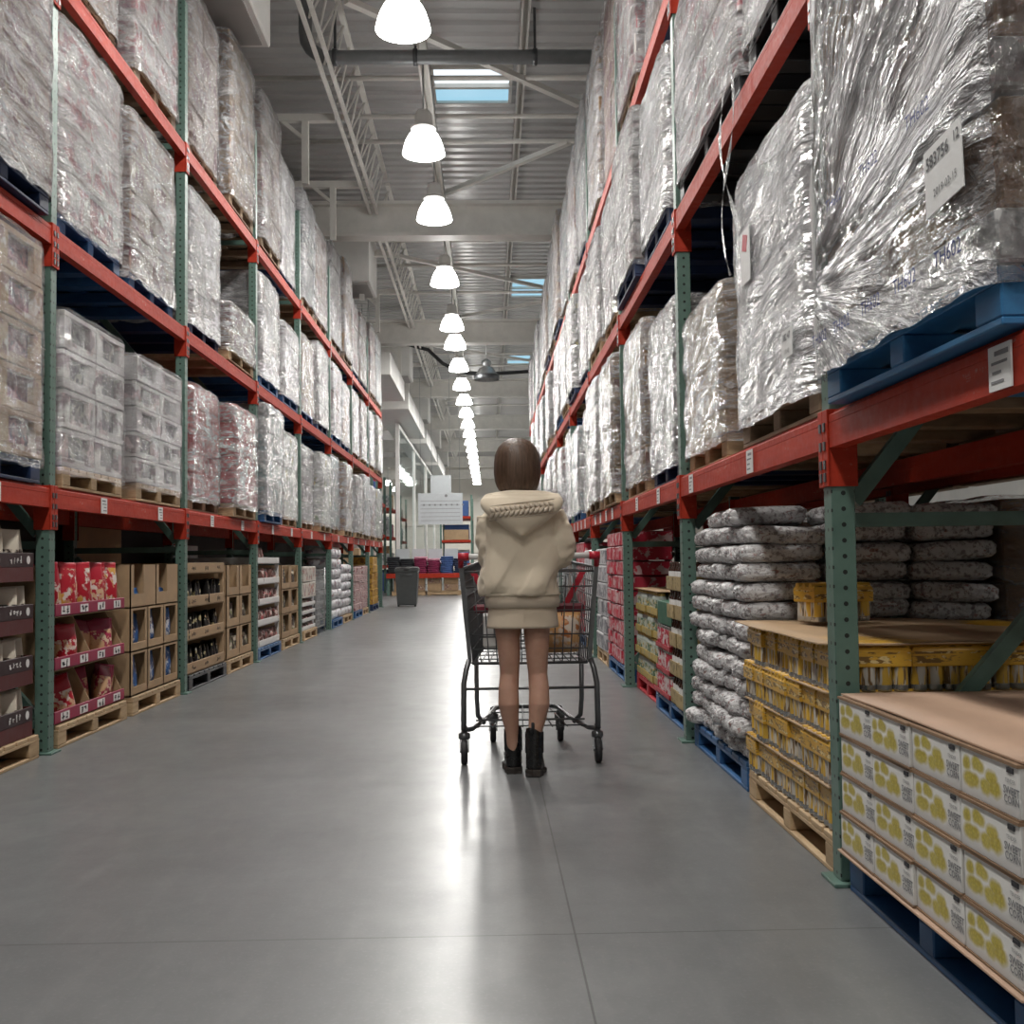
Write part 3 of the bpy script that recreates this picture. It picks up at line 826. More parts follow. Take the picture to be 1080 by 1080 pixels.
t = thing('wrapped_load', 'film-wrapped brown cartons on white trays, numbered paper label, nearest on the right rack', 'pallet load', (hx, hy, hz + PH + .003), 0, 'film-wrapped loads in the racks')
zz = 0
for k in range(4):
    for j in range(2):
        ob('white_tray', carton_mesh('c_white' if k else 'crate', (.53, 1.14, .115)), t, (-.272 + .544 * j, 0, zz))
    zz += .115
    for j in range(4):
        for i in range(2):
            ob('carton', carton_mesh('c_brown' if j != 2 else 'c_plum', (.50, .27, .235 if k < 3 else .055)), t, (-.272 + .544 * i, -.42 + .28 * j, zz), lrand.uniform(-.02, .02))
    zz += .24
M['wrap_hero'] = make_wrap('pleated_stretch_film', 3.0, (.84, .84, .86), .02, .58, .75, (.62, .22))
ob('stretch_wrap', hero_wrap(1.18, 1.12, 1.29).mesh('stretch_wrap', M['wrap_hero']), t)
lab = ob('paper_label', MB().box((0, 0, 0), (.003, .19, .15)).mesh('label', M['paper']), t, (-.582, -.43, .24), rot=(-.06, 0, 0))
lab['label'] = 'white paper label with black printed numbers'
ob('printed_number', text_mesh('583756', .040, M['ink'], True), lab, (-.003, .022, .040), rot=FACE_R)
ob('printed_number', text_mesh('12', .032, M['ink'], True), lab, (-.003, -.074, .045), rot=FACE_R)
ob('printed_date', text_mesh('2019-02-15', .026, M['ink']), lab, (-.003, -.01, -.035), rot=FACE_R)
for y, z in ((-.44, .055), (-.2, .055), (.03, .055), (.26, .055), (.46, .055), (-.3, .415), (.02, .415), (.3, .415)):
    ob('marker_writing', text_mesh('TH602', .05, M['blueink']), t, (-.584, y, z), rot=(PI / 2, .0, -PI / 2))

def paperlabel(parent, x, y, z, w_, h_, top=None, low=None, size=.03, red=False):
    l = ob('paper_label', MB().box((0, 0, 0), (.003, w_, h_)).mesh('label', M['paper']), parent, (x, y, z))
    if top: ob('printed_number', text_mesh(top, size, M['ink'], True), l, (-.003, 0, h_ * .22), rot=FACE_R)
    if low: ob('printed_number', text_mesh(low, size * .7, M['ink']), l, (-.003, 0, -h_ * .3), rot=FACE_R)
    if red: ob('red_mark', MB().box((0, 0, 0), (.002, w_ * .5, h_ * .3)).mesh('mark', M['redpal']), l, (-.002, 0, h_ * .25), rot=(.3, 0, 0))
    return l
t = load('R', 3.52, 4.66, RZ[0], 1.0, 'crate', 'wood_dark', where('R', 0, 0, 'nearer'), (1, 1, 1), 'wrap_milky', None, look='one tall white sheeted crate')
paperlabel(t, -.562, -.32, .16, .13, .10, '382 47', '170 42', .034)
paperlabel(t, -.562, .26, .63, .15, .22, None, None, .03, True)
load('R', 5.05, 6.06, RZ[0], .72, 'c_tan', 'wood', where('R', 0, 0, 'farther'), (1, 1, 2), 'wrap', None, front=.03, look='plain tan double carton stack')
load('R', 3.56, 4.42, RZ[1], 1.05, 'c_white', 'blackpal', where('R', 1, 0, 'nearer'), (2, 2, 4), 'wrap_milky')
tl = load('R', 4.52, 6.03, RZ[1], .92, 'c_pink', 'blackpal', where('R', 1, 0, 'farther'), (2, 2, 4), 'wrap_milky')
# a loose end of film hanging from it
tail = MB()
for ph, ax in ((0, .022), (PI, .03)):
    def strip(u, v, ph=ph, ax=ax):
        a = v * 9 + ph
        wv = .026 + .014 * math.sin(v * 14 + ph)
        return (-.59 + .03 * math.sin(a * .7), -.78 + ax * math.sin(a) * min(1, v * 3) + (u - .5) * wv * 2 * math.cos(a * 1.3), .1 - v * 1.02 + (u - .5) * .01)
    tail.grid(strip, 2, 60)
e = ob('loose_film_end', tail.mesh('loose_film_end', M['wrap_milky']), tl)
e['label'] = 'twisted loose end of film hanging down'

# second row of racking behind the right rack
RX2 = RX + RD + .25
for n in range(-1, 5):
    upright(UP['R'], (RX2, RY + n * BAY, 0), f'green upright of the rack behind the right one, {ORD[n + 1]} from the camera')
for n in range(-1, 4):
    for lv in range(3):
        t = thing('rack_beam', f'orange beam of the rack behind the right one, {LVL[lv]} level, {ORD[n + 1]} bay from the camera', 'rack beam', (RX2, RY + (n + .5) * BAY, RZ[lv]), 0, 'orange rack beams')
        ob('rail', BM['R'][0], t)
        for c in BM['R'][1]: ob('connector', c, t)
        if n == -1 and lv == 0: continue
        for p in range(2):  # loads added behind so the gaps in the front rack stay dark
            if lv == 2: continue
            a, b = ((.10, 1.27), (1.32, 2.56))[p]
            m = lrand.choice(('c_brown', 'c_kraft', 'c_white'))
            keep = RX
            RX = RX2
            load('R', RY + n * BAY + a, RY + n * BAY + b, RZ[lv], 1.06, m, 'wood_dark', f'{ORD[n + 1]} bay of rack behind, added for darkness, {LVL[lv]} level, {NEARFAR[p]} place', (1, 1, 3), 'wrap')
            RX = keep

# ------------------------------------------------------------------ right rack, goods on the floor
def where_floor(side, n, pos): return f'on the floor, {ORD[n + 1]} bay of the {side_word[side]} rack, {pos} place'
# --- sweet corn
cw, ch, cd = .283, .1165, .36
def corn_meshes():
    b = MB().box((0, 0, ch / 2), (cd, cw - .003, ch - .006), 0, None, .003)
    e = MB().box((-.0, 0, ch - .004), (cd + .008, cw + .001, .007), 0).box((0, 0, .002), (cd + .004, cw, .004), 0)
    sl = MB().box((-cd / 2 - .001, -.105, ch - .018), (.003, .03, .011), 0, None, .001)
    return b.mesh('printed_body', M['corn']), e.mesh('board_edge', M['kraft_dark']), sl.mesh('hand_slot', M['ink'])
cm = corn_meshes()
corn0 = None
pallet('blue', 1.10 + .55, 2.79, 0, 1.17, where_floor('R', -1, 'beside the camera'))
tiers = ('bottom', 'second', 'third', 'top')
for k in range(4):
    for j in range(4):
        for i in range(3):
            if i == 1 and j in (1, 2) and k < 3: continue
            pos = (1.075 + cd / 2 + (cd + .004) * i + lrand.uniform(-.004, .004), 2.79 - 1.5 * (cw + .003) + (cw + .003) * j, PH + .004 + k * ch)
            lb = f'white sweet corn carton, {tiers[k]} layer of the corn stack, ' + (f'{ORD[j]} along the aisle' if i == 0 else 'behind the aisle-side row')
            if corn0 is None:
                corn0 = thing('corn_carton', lb, 'carton', pos, 0, 'sweet corn cartons')
                ob('printed_body', cm[0], corn0); ob('board_edge', cm[1], corn0); ob('hand_slot', cm[2], corn0)
                ob('lettering', text_mesh('SWEET\nCORN', .0235, M['greyink'], True), corn0, (-cd / 2 - .0015, -.109, .046), rot=FACE_R)
                ob('small_lettering', text_mesh('TENDER', .012, M['greyink']), corn0, (-cd / 2 - .0015, -.105, .076), rot=FACE_R)
            else: copy_thing(corn0, pos, lrand.uniform(-.012, .012), lb)
def sheet(name, lab, x0, x1, y0, y1, z, m, warp=.008, grp=None):
    mb = MB()
    def fn(u, v):
        return (x0 + (x1 - x0) * u, y0 + (y1 - y0) * v, z + .004 + warp * mnoise.noise((u * 2.3, v * 2.1, z * 9)) + warp * .3)
    mb.grid(fn, 10, 10)
    b = len(mb.v); mb.grid(lambda u, v: tuple(a - d for a, d in zip(fn(u, v), (0, 0, .0045))), 10, 10)
    for i in range(10):
        for p, q in ((i, i + 1), (110 + i, 111 + i), (11 * i, 11 * i + 11), (11 * i + 10, 11 * i + 21)): mb.f.append((p, q, b + q, b + p)); mb.m.append(0); mb.sm.append(False)
    o = ob(name, mb.mesh(name, M[m]))
    return tag(o, lab, 'sheet', grp)
sheet('slip_sheet', 'tan slip sheet covering the sweet corn cartons', 1.085, 2.17, 2.22, 3.37, PH + .006 + 4 * ch, 'kraft_pink', .004)
sheet('slip_sheet', 'frayed tan sheet between corn cartons and blue pallet', 1.062, 2.17, 2.21, 3.37, PH - .003, 'kraft_pink', .003)
for (x, y, k) in ((2.62, 2.5, 0), (2.62, 2.5, 1), (2.62, 2.5, 2), (2.62, 2.5, 3), (2.62, 2.5, 4), (2.62, 2.8, 0), (2.62, 2.8, 1), (2.62, 2.8, 2), (2.62, 2.8, 3), (2.62, 2.8, 4)):
    copy_thing(corn0, (x, y, k * ch + .002), 0, f'white sweet corn carton in the stack behind, {("bottom", "second", "third", "fourth", "top")[k]} layer', 'sweet corn cartons')

# --- yellow can packs
M['yellow'] = printed('yellow_sleeve', (.60, .34, .035), (.20, .11, .025), (.66, .52, .25), 12, .50, .4, zones=((.14, .44), (.52, .62)), an=(1.6, 1.6, 4))
M['canlabel'] = printed('can_label', (.60, .37, .05), (.50, .47, .42), (.16, .09, .03), 9, .5, .3, zones=((.02, .98),), rnd=.25, an=(5, 5, .6))
M['tin'] = plain('tin', (.50, .50, .49), .28, .85, .08)
px_, py_, pz_ = .27, .162, .148
def can_mesh(r, h):
    return MB().lathe([(r * .8, .0), (r * .95, .0), (r, .006), (r, .02)], 14, 1, smooth=True).lathe([(r, .02), (r, h - .022)], 14, 0).lathe([(r, h - .022), (r * .93, h - .006), (r * .95, h), (r * .8, h - .004), (.001, h - .004)], 14, 1)
canme = can_mesh(.0262, pz_ - .004).mesh('can', [M['canlabel'], M['tin']])
sleeve = MB()
sl_r = []
for (zz, e) in ((.080, -.001), (.084, 0), (.13, .001), (.142, -.004), (.148, -.014)):
    sl_r.append([(sx * (px_ / 2 + e), sy * (py_ / 2 + e), zz) for sx, sy in ((-1, -1), (1, -1), (1, 1), (-1, 1))])
sleeve.loft(sl_r, 0, True, False)
for k in range(3): sleeve.tube([(-px_ / 2 - .0005, -.052 + .052 * k, .146), (px_ / 2, -.052 + .052 * k, .146)], .012, 8)
slme = sleeve.mesh('sleeve', M['yellow'])
pallet('wood', 1.10 + .55, 4.085, 0, 1.17, where_floor('R', 0, 'nearer'))
packs = {}
def can_pack(loc, rz, lab, kind):
    if kind not in packs:
        t = thing('can_pack', lab, 'can pack', loc, rz, 'yellow can packs')
        ob('sleeve', slme, t)
        cans = [(-px_ / 2 + .029, -.052 + .052 * j) for j in range(3)]
        if kind == 'end': cans += [(-px_ / 2 + .029 + .053 * i, -.052) for i in range(1, 5)]
        for x, y in cans: ob('can', canme, t, (x, y, .001), lrand.uniform(0, 6))
        packs[kind] = t
    else: copy_thing(packs[kind], loc, rz, lab)
for k in range(4):
    for j in range(7):
        for i in range(4):
            if i > 0 and j > 0 and k < 3: continue
            loc = (1.095 + px_ / 2 + i * (px_ + .004) + (lrand.uniform(-.012, .012) if i == 0 else 0), 3.60 + (py_ + .003) * j, PH + .004 + k * (pz_ + .004))
            lb = f'yellow can pack, {tiers[k]} layer of the stack on the wooden pallet, ' + (f'{ORD[j]} along the aisle' if i == 0 else 'behind the aisle-side row')
            can_pack(loc, lrand.uniform(-.03, .03), lb, 'end' if j == 0 else 'front')
for k in range(1, 4):
    sheet('layer_board', f'thin tan board under the {tiers[k]} layer of yellow can packs', 1.088, 2.19, 3.53, 4.67, PH + .002 + k * (pz_ + .004) - .003, 'kraft', .0, 'boards between can layers')
ztop = PH + .004 + 4 * (pz_ + .004)
sheet('slip_sheet', 'warped tan cardboard sheet on top of the yellow can packs', 1.06, 2.2, 3.50, 4.70, ztop + .002, 'kraft', .016)
can_pack((1.42, 4.48, ztop + .022), .25, 'single yellow can pack lying on the warped tan sheet', 'end')
for k in range(6):
    for j in range(5):
        can_pack((2.52, 3.66 + .17 * j, .003 + k * (pz_ + .002)), 0, f'yellow can pack in the dark second row behind, {("bottom", "second", "third", "fourth", "fifth", "top")[k]} layer', 'front' if j else 'end')

# --- white sacks
def sack_mesh(seed):
    mb = MB(); rings = []; r = random.Random(seed); sh = r.uniform(0, 50)
    for x, s in ((-.36, .25), (-.355, .7), (-.33, .95), (-.24, 1), (-.14, 1.0), (-.07, 1.02), (-.035, 1.0), (-.012, .88), (.004, .66), (.010, .42), (.006, .22), (.012, .10), (.016, .04)):
        ring = []
        for k in range(22):
            a = 2 * PI * k / 22
            c, q = math.cos(a), math.sin(a); e = (abs(c) ** 3.4 + abs(q) ** 3.4) ** (1 / 3.4)
            f = s * (1 + .09 * mnoise.noise((c * 2 + sh, q * 2, x * 9)) + .07 * mnoise.noise((c * 5 + sh, q * 5, x * 30)) + (.22 * math.sin(6 * a + sh) * (1 - s) + .1 * math.sin(11 * a + 2 * sh) * (1 - s) if s < .99 else .03 * math.sin(5 * a + x * 30 + sh)))
            ring.append((x + .008 * mnoise.noise((c * 3, q * 3, sh)), .088 * c / e * f, .043 + .043 * q / e * f))
        rings.append(ring)
    return mb.loft(rings, 0, True, True)
def make_sack_mat():
    t = NT('white_printed_sack'); o = t.coord(); s = t.sep(o)
    sh = t.n('VectorMath', {0: o, 1: t.n('CombineXYZ', {0: t.math('MULTIPLY', t.rand(), 30.0)})}, operation='ADD').outputs[0]
    n1 = t.noise(sh, 34, 3, .65); n2 = t.noise(t.mapping(sh, scale=(1, 2, 2)), 24, 4, .6, .8)
    c = t.mix(t.rng(n1, .50, .60, 0, .72), (.66, .65, .655), (.15, .12, .125))
    c = t.mix(t.rng(n2, .60, .64, 0, .7), c, (.30, .12, .10))
    n5 = t.noise(t.mapping(sh, scale=(.6, 1, 1)), 20, 5, .65, 1.2)
    return t.P(color=c, rough=.26, spec=.7, normal=t.bump(n5, .9, .03))
M['sack'] = make_sack_mat()
sacks = [sack_mesh(k).mesh('sack', M['sack']) for k in range(4)]
pallet('blue', 1.10 + .57, 5.40, 0, 1.22, where_floor('R', 0, 'farther'))
sack0 = None
sw, shh = .176, .0865
SK = ('bottom', 'second', 'third', 'fourth', 'fifth', 'sixth', 'seventh', 'eighth', 'ninth', 'tenth', 'eleventh', 'twelfth', 'thirteenth')
for k in range(13):
    for j in range(7):
        for i in range(3):
            if i > 0 and j > 1: continue
            if k == 12 and (j in (0, 5, 6) and i == 0): continue
            mess = max(0, (6 - k)) / 6
            loc = (1.13 - mess * .035 + lrand.uniform(-.02, .02) * (1 + mess * .8) + i * .385, 4.86 + sw * j + lrand.uniform(-.012, .012), PH + .004 + shh * k + lrand.uniform(-.002, .004) + (.006 if k % 2 else 0))
            lb = f'white printed sack, {SK[k]} layer from the blue pallet, ' + (f'{ORD[j]} along the aisle' if i == 0 else 'behind the aisle-side row')
            o = ob('goods_sack', sacks[lrand.randrange(4)], None, loc, rot=(lrand.uniform(-.12, .12) * (.4 + mess), lrand.uniform(-.05, .05), PI + lrand.uniform(-.08, .08) * (1 + mess)))
            tag(o, lb, 'sack', 'white sacks stacked on the blue pallet')

# --- jar and can cases in the next bay
def jar_mesh(r, h, body, label, lid):
    return MB().lathe([(.001, 0), (r * .9, 0), (r, .006), (r, h * .2)], 12, 0).lathe([(r * 1.01, h * .2), (r * 1.01, h * .66)], 12, 1).lathe([(r, h * .66), (r, h * .76), (r * .74, h * .86), (r * .74, h * .88)], 12, 0).lathe([(r * .8, h * .87), (r * .8, h * .985), (r * .72, h), (.001, h)], 12, 2).mesh('jar', [M[body], M[label], M[lid]])
M['darkglass'] = plain('dark_jar_glass', (.045, .022, .015), .15, var=.1)
M['paleglass'] = plain('pale_jar', (.42, .46, .42), .2, var=.2)
M['goldlid'] = plain('gold_lid', (.50, .36, .10), .3, .6)
M['redcan'] = printed('red_can_label', (.48, .03, .06), (.62, .55, .54), None, 18, .52, .35, zones=((.05, .95),))
M['jarlabel'] = printed('jar_label', (.50, .52, .44), (.08, .16, .10), (.5, .36, .12), 20, .5, .4, zones=((0, 1),))
M['greenbox'] = plain('dark_green_board', (.02, .11, .06), .6)
M['tan_tray'] = printed('tan_printed_tray', (.40, .30, .14), (.22, .16, .07), None, 20, .56)
M['gold_tray'] = printed('gold_printed_tray', (.46, .33, .09), (.30, .28, .16), None, 16, .55)
JARS = {'dark': jar_mesh(.033, .165, 'darkglass', 'paper', 'darkglass'), 'pale': jar_mesh(.034, .15, 'paleglass', 'jarlabel', 'goldlid'), 'red': can_mesh(.034, .145).mesh('can', [M['redcan'], M['tin']])}
def case_proto(kind, ly, lx, th, trayname, ny):
    mb = MB(); e = .005
    mb.box((0, 0, .003), (lx, ly, .006))
    for s in (-1, 1):
        mb.box((s * (lx / 2 - e / 2), 0, th / 2), (e, ly, th)); mb.box((0, s * (ly / 2 - e / 2), th / 2), (lx, e, th))
    t = thing('jar_case', 'case', 'case of jars', (0, 0, -50), 0, 'cases of jars and cans')
    ob('tray', mb.mesh('tray', M[trayname]), t)
    st = (ly - .012) / ny
    for j in range(ny): ob('jar' if kind != 'red' else 'can', JARS[kind], t, (-lx / 2 + .042, -ly / 2 + .006 + st * (j + .5), .007))
    for i in range(1, 4): ob('jar' if kind != 'red' else 'can', JARS[kind], t, (-lx / 2 + .042 + i * .075, -ly / 2 + .006 + st * .5, .007))
    return t
pallet('blue', 1.14 + .55, 6.93, 0, 1.17, where_floor('R', 1, 'nearer'))
pallet('redpal', 1.17 + .55, 8.12, 0, 1.17, where_floor('R', 1, 'farther'))
def fill(proto, x, y0, step, nj, nk, zstep, lab, used=[]):
    for k in range(nk):
        for j in range(nj):
            loc = (x + lrand.uniform(-.008, .008), y0 + step * j, PH + .004 + k * zstep)
            lb = f'{lab}, {tiers[k] if k < 3 else ("fourth", "fifth")[k - 3]} tier, {ORD[j]} column'
            if proto.location.z < -10: proto.location = loc; proto['label'] = lb
            else: copy_thing(proto, loc, 0, lb)
fill(case_proto('dark', .25, .34, .085, 'tan_tray', 3), 1.13 + .17, 6.50, .256, 2, 5, .175, 'tan tray of dark capped jars on the blue pallet')
fill(case_proto('red', .28, .34, .03, 'redpal', 4), 1.13 + .17, 7.02, .286, 2, 3, .152, 'tray of red labelled cans beside the tan jar trays')
fill(case_proto('pale', .285, .34, .05, 'gold_tray', 4), 1.17 + .17, 7.69, .292, 4, 4, .165, 'gold tray of pale jars with gold lids on the red pallet')
sheet('slip_sheet', 'pale tan sheet on top of the gold lidded jars', 1.165, 1.56, 7.54, 8.72, PH + .004 + 4 * .165, 'kraft', .004)
o = ob('goods_box', MB().box((0, 0, .075), (.30, .56, .15), 0, None, .004).mesh('box', M['greenbox'])); o.location = (1.14 + .16, 7.16, PH + .465); tag(o, 'dark green box lying on the red labelled cans', 'box')

# --- taller stacks of plain cases in the bays beyond: one mesh each, only a few pixels wide
M['redcase'] = printed('red_drink_case', (.48, .022, .05), (.60, .42, .42), None, 13, .54, .5, zones=((.06, .9),), band=(.93, 1.0, (.16, .02, .03)))
M['creamcase'] = printed('cream_case', (.62, .58, .52), (.36, .30, .28), (.5, .2, .15), 10, .52)
M['greycase'] = printed('grey_case', (.52, .52, .53), (.20, .20, .22), None, 11, .5)
M['pinkcase'] = printed('pinkish_case', (.52, .36, .35), (.26, .09, .10), (.6, .55, .53), 14, .5)
M['yellowcase'] = printed('amber_case', (.52, .29, .04), (.22, .10, .02), None, 12, .52)
M['whitepack'] = printed('white_bottle_pack', (.70, .70, .72), (.30, .30, .36), (.45, .25, .28), 13, .55, .3)
M['browncase'] = printed('brown_case', (.34, .22, .13), (.2, .1, .08), (.5, .4, .3), 9, .54)
STK = {}
def stack(side, y0, y1, z0, nj, nk, h, mat, what, cat, x=None, lx=.42, puffy=False, name='goods_case'):
    s = 1 if side == 'R' else -1
    X = ((RX + .03) if side == 'R' else LX - .02) if x is None else x
    w_ = (y1 - y0) / nj; hh = h / nk
    key = (mat, round(w_, 2), round(hh, 2), puffy)
    if key not in STK:
        if puffy:
            mb = MB()
            rg = []
            for v, e in ((0, .8), (.12, .97), (.5, 1), (.86, .96), (1, .7)):
                rg.append([(lx / 2 * e * math.copysign(abs(math.cos(2 * PI * q / 20)) ** .35, math.cos(2 * PI * q / 20)), w_ / 2 * e * math.copysign(abs(math.sin(2 * PI * q / 20)) ** .35, math.sin(2 * PI * q / 20)) * (1 + .05 * math.sin(q * 5)), hh * v * .985) for q in range(20)])
            mb.loft(rg)
        else:
            mb = MB().box((0, 0, hh / 2 - .001), (lx, w_ - .008, hh - .006), 0, None, .008)
        STK[key] = mb.mesh('case', M[mat])
    for k in range(nk):
        for j in range(nj):
            o = ob(name, STK[key], None, (X + s * (lx / 2 + lrand.uniform(-.008, .012)), y0 + w_ * (j + .5), z0 + hh * k), lrand.uniform(-.02, .02))
            tag(o, f'{what}, {SK[k]} tier, {ORD[j]} column', cat, what)
pallet('blue', 1.12 + .55, 9.66, 0, 1.24, where_floor('R', 2, 'nearer'))
stack('R', 9.06, 10.28, PH + .004, 6, 9, 1.13, 'redcase', 'red drink case in the tall red stack', 'case')
pallet('wood', 1.12 + .55, 10.86, 0, 1.0, where_floor('R', 2, 'farther'))
stack('R', 10.4, 11.36, PH + .004, 3, 6, 1.0, 'greycase', 'grey printed case beyond the red drink stack', 'case')
rr = [('creamcase', 'cream case'), ('whitepack', 'white pack'), ('redcase', 'red case'), ('browncase', 'brown case'), ('greycase', 'grey case')]
for n in range(3, RN):
    for p in range(2):
        Y = RY + n * BAY + (.1, 1.36)[p]
        mt, nm = rr[(n * 2 + p) % 5]
        pallet(('blue', 'wood')[(n + p) % 2], 1.12 + .55, Y + .58, 0, 1.17, where_floor('R', n, NEARFAR[p]))
        stack('R', Y, Y + 1.16, PH + .004, 2, 4, 1.0 + .1 * ((n + p) % 3), mt, f'{nm} under the right rack, {ORD[n + 1]} bay, {NEARFAR[p]} stack', 'case')
# loads added on the floor behind the right rack to darken its interior
for n in (0, 1, 2):
    for p in range(2):
        if n == 0 and p == 0: continue
        keep = RX; RX = RX2
        load('R', RY + n * BAY + (.1, 1.32)[p], RY + n * BAY + (1.27, 2.56)[p], 0, 1.15, 'c_brown', 'wood_dark', f'{ORD[n + 1]} bay of rack behind, on floor, added for darkness, {NEARFAR[p]} place', (1, 1, 3), 'wrap')
        RX = keep
# ------------------------------------------------------------------ left rack, goods on the floor
def pouch(w_, h, t_, seed=0, lean=0):
    mb = MB(); rings = []
    for v, a, b in ((0, .86, .55), (.03, .95, .8), (.25, .97, 1), (.55, .98, .95), (.78, .99, .6), (.9, 1, .18), (.93, 1, .06), (1, 1, .05)):
        ring = []
        for k in range(20):
            q = 2 * PI * k / 20; c, s = math.cos(q), math.sin(q); e = (abs(c) ** 2.6 + abs(s) ** 2.6) ** (1 / 2.6)
            f = 1 + .10 * mnoise.noise((c * 2 + seed, s * 2, v * 4))
            ring.append((t_ / 2 * s / e * b * f + lean * v * v, w_ / 2 * c / e * a, h * v))
        rings.append(ring)
    return mb.loft(rings)
M['bag_cream'] = printed('cream_snack_bag', (.62, .56, .46), (.04, .025, .02), (.40, .30, .24), 11, .50, .35, zones=((.05, .6),))
M['bag_red'] = printed('red_snack_bag', (.66, .45, .28), (.42, .012, .03), (.70, .62, .56), 15, .49, .3, band=(.62, 1.0, (.40, .012, .03)))
M['bag_redbox'] = printed('red_snack_pack', (.42, .015, .03), (.66, .60, .55), (.55, .30, .05), 13, .53, .35)
M['bag_tan'] = printed('tan_biscuit_bag', (.66, .42, .24), (.36, .03, .08), (.72, .58, .42), 16, .5, .3, band=(.7, 1.0, (.26, .02, .06)))
M['bag_blue'] = printed('blue_white_bag', (.03, .12, .34), (.66, .67, .70), (.02, .05, .16), 13, .54, .3)
M['bag_black'] = printed('black_bag', (.02, .018, .018), (.62, .52, .28), (.66, .63, .60), 16, .60, .3)
M['bag_brown'] = printed('brown_red_bag', (.12, .06, .05), (.55, .44, .40), (.42, .06, .07), 13, .53, .3)
M['bag_mixed'] = printed('mixed_bag', (.10, .085, .07), (.60, .52, .42), (.28, .30, .16), 12, .52, .3)
M['maroon'] = plain('maroon_board', (.10, .022, .022), .55, var=.1)
M['maroonlip'] = plain('dark_maroon_lip', (.035, .016, .018), .5, var=.1)
M['crimson'] = plain('crimson_printed_lip', (.29, .014, .055), .5, var=.12)
BAGS = {}
def bag(kind, w_, h, t_, loc, rz, lab, group, tilt=0.0, parts=True):
    key = (kind, w_, h, t_)
    if key not in BAGS: BAGS[key] = pouch(w_, h, t_, len(BAGS) * 3.3).mesh('bag', M[kind])
    o = ob('snack_bag', BAGS[key], None, loc, rot=(lrand.uniform(-.08, .08) + tilt, lrand.uniform(-.1, .04), rz - .55))
    return tag(o, lab, 'bag', group)
def glyphs(mb, y0, n, size, z, x, m, seed):
    """rows of small illegible printed marks"""
    r = random.Random(seed)
    for i in range(n):
        yc = y0 + (i - (n - 1) / 2) * size * 1.15
        for s in range(4):
            a = r.uniform(0, PI)
            ln = size * r.uniform(.3, .75)
            mb.box((x, yc + r.uniform(-.2, .2) * size, z + r.uniform(-.3, .3) * size), (.0015, ln if a < PI / 2 else size * .16, size * .16 if a < PI / 2 else ln), m)
def tray(name, lab, y, z, ly, h, lip, matside, matlip, group, cols=1, depth=.95, sides='slope', back=True, x=LX - .03, logo=None, seed=1, under=0.0):
    t = thing(name, lab, 'display tray', (x, y, z), 0, group)
    b = MB().span((-depth, -ly / 2, 0), (0, ly / 2, .008))
    if back: b.span((-depth, -ly / 2, 0), (-depth + .008, ly / 2, h))
    for c in range(cols + 1):
        yy = -ly / 2 + ly * c / cols
        if c == 0: yy += .005
        elif c == cols: yy -= .005
        if sides == 'slope':
            vs = []
            for dy in (-.004, .004):
                vs += [(-.02, yy + dy, 0), (-.02, yy + dy, lip), (-.13, yy + dy, h), (-depth, yy + dy, h), (-depth, yy + dy, 0)]
            b.add(vs, [(0, 1, 2, 3, 4), (9, 8, 7, 6, 5)] + [(i, (i + 1) % 5, 5 + (i + 1) % 5, 5 + i) for i in range(5)])
        elif sides == 'post':
            b.span((-.05, yy - .012, 0), (-.008, yy + .012, h)).span((-depth, yy - .004, 0), (-.05, yy + .004, h * .5))
        else:
            b.span((-depth, yy - .004, 0), (-.008, yy + .004, lip))
    ob('tray_body', b.mesh('tray_body', M[matside]), t)
    l = MB().span((-.01, -ly / 2, under), (0, ly / 2, lip), 0, .002)
    fl = ob('front_lip', l.mesh('front_lip', M[matlip]), t)
    if under > 0: ob('lower_band', MB().span((-.011, -ly / 2, 0), (-.001, ly / 2, under)).mesh('lower_band', M['maroon']), t)
    if logo:
        q = MB()
        for c in range(logo):
            yc = -ly / 2 + ly * (c + .5) / logo
            hgt = lip - under
            if matlip == 'crimson':
                q.box((.0012, yc, under + hgt * .5), (.0015, hgt * 1.7, hgt * .62), 1)
                glyphs(q, yc, 2, hgt * .6, under + hgt * .5, .0026, 0, seed + c)
            elif matlip == 'maroonlip':
                glyphs(q, yc - .04, 4, hgt * .45, under + hgt * .5, .0015, 1, seed + c)
                q.tube([(.001, yc + .11, under + hgt * .5), (.0016, yc + .11, under + hgt * .5)], hgt * .3, 12, 1)
            else:
                glyphs(q, yc, 3, hgt * .4, under + hgt * .5, .0015, 0, seed + c)
        ob('lettering', q.mesh('lettering', [M['ink'], M['whiteink'] if matlip != 'kraft' else M['ink']]), fl)
    return t
XB = LX - .03
T5 = ('bottom', 'second', 'third', 'fourth', 'fifth')
# nearest bay: maroon trays of cream bags
pallet('wood', XB - .53, 5.38, 0, 1.12, where_floor('L', -1, 'farther'))
for k in range(4):
    z = PH + .004 + k * .272
    tray('display_tray', f'maroon display tray of cream bags, {T5[k]} tier beside the nearest left upright', 5.36, z, 1.08, .265, .15, 'maroon', 'maroonlip', 'maroon display trays', 3, logo=3, seed=k * 7, under=.075, sides='low')
    for j in range(8):
        bag('bag_cream', .12, .235 if k < 3 else .26, .06, (XB - .05 - .02 * (j % 2), 4.90 + .132 * j, z + .012), lrand.uniform(-.2, .2), f'cream and black snack bag standing in the {T5[k]} maroon tray', 'cream bags in the maroon trays')
        if k == 3 and j > 3: bag('bag_cream', .12, .30, .06, (XB - .13, 4.86 + .132 * j, z + .03), lrand.uniform(-.2, .2), 'taller cream snack bag at the back of the top maroon tray', 'cream bags in the maroon trays', .15)
for k in range(4):
    pass
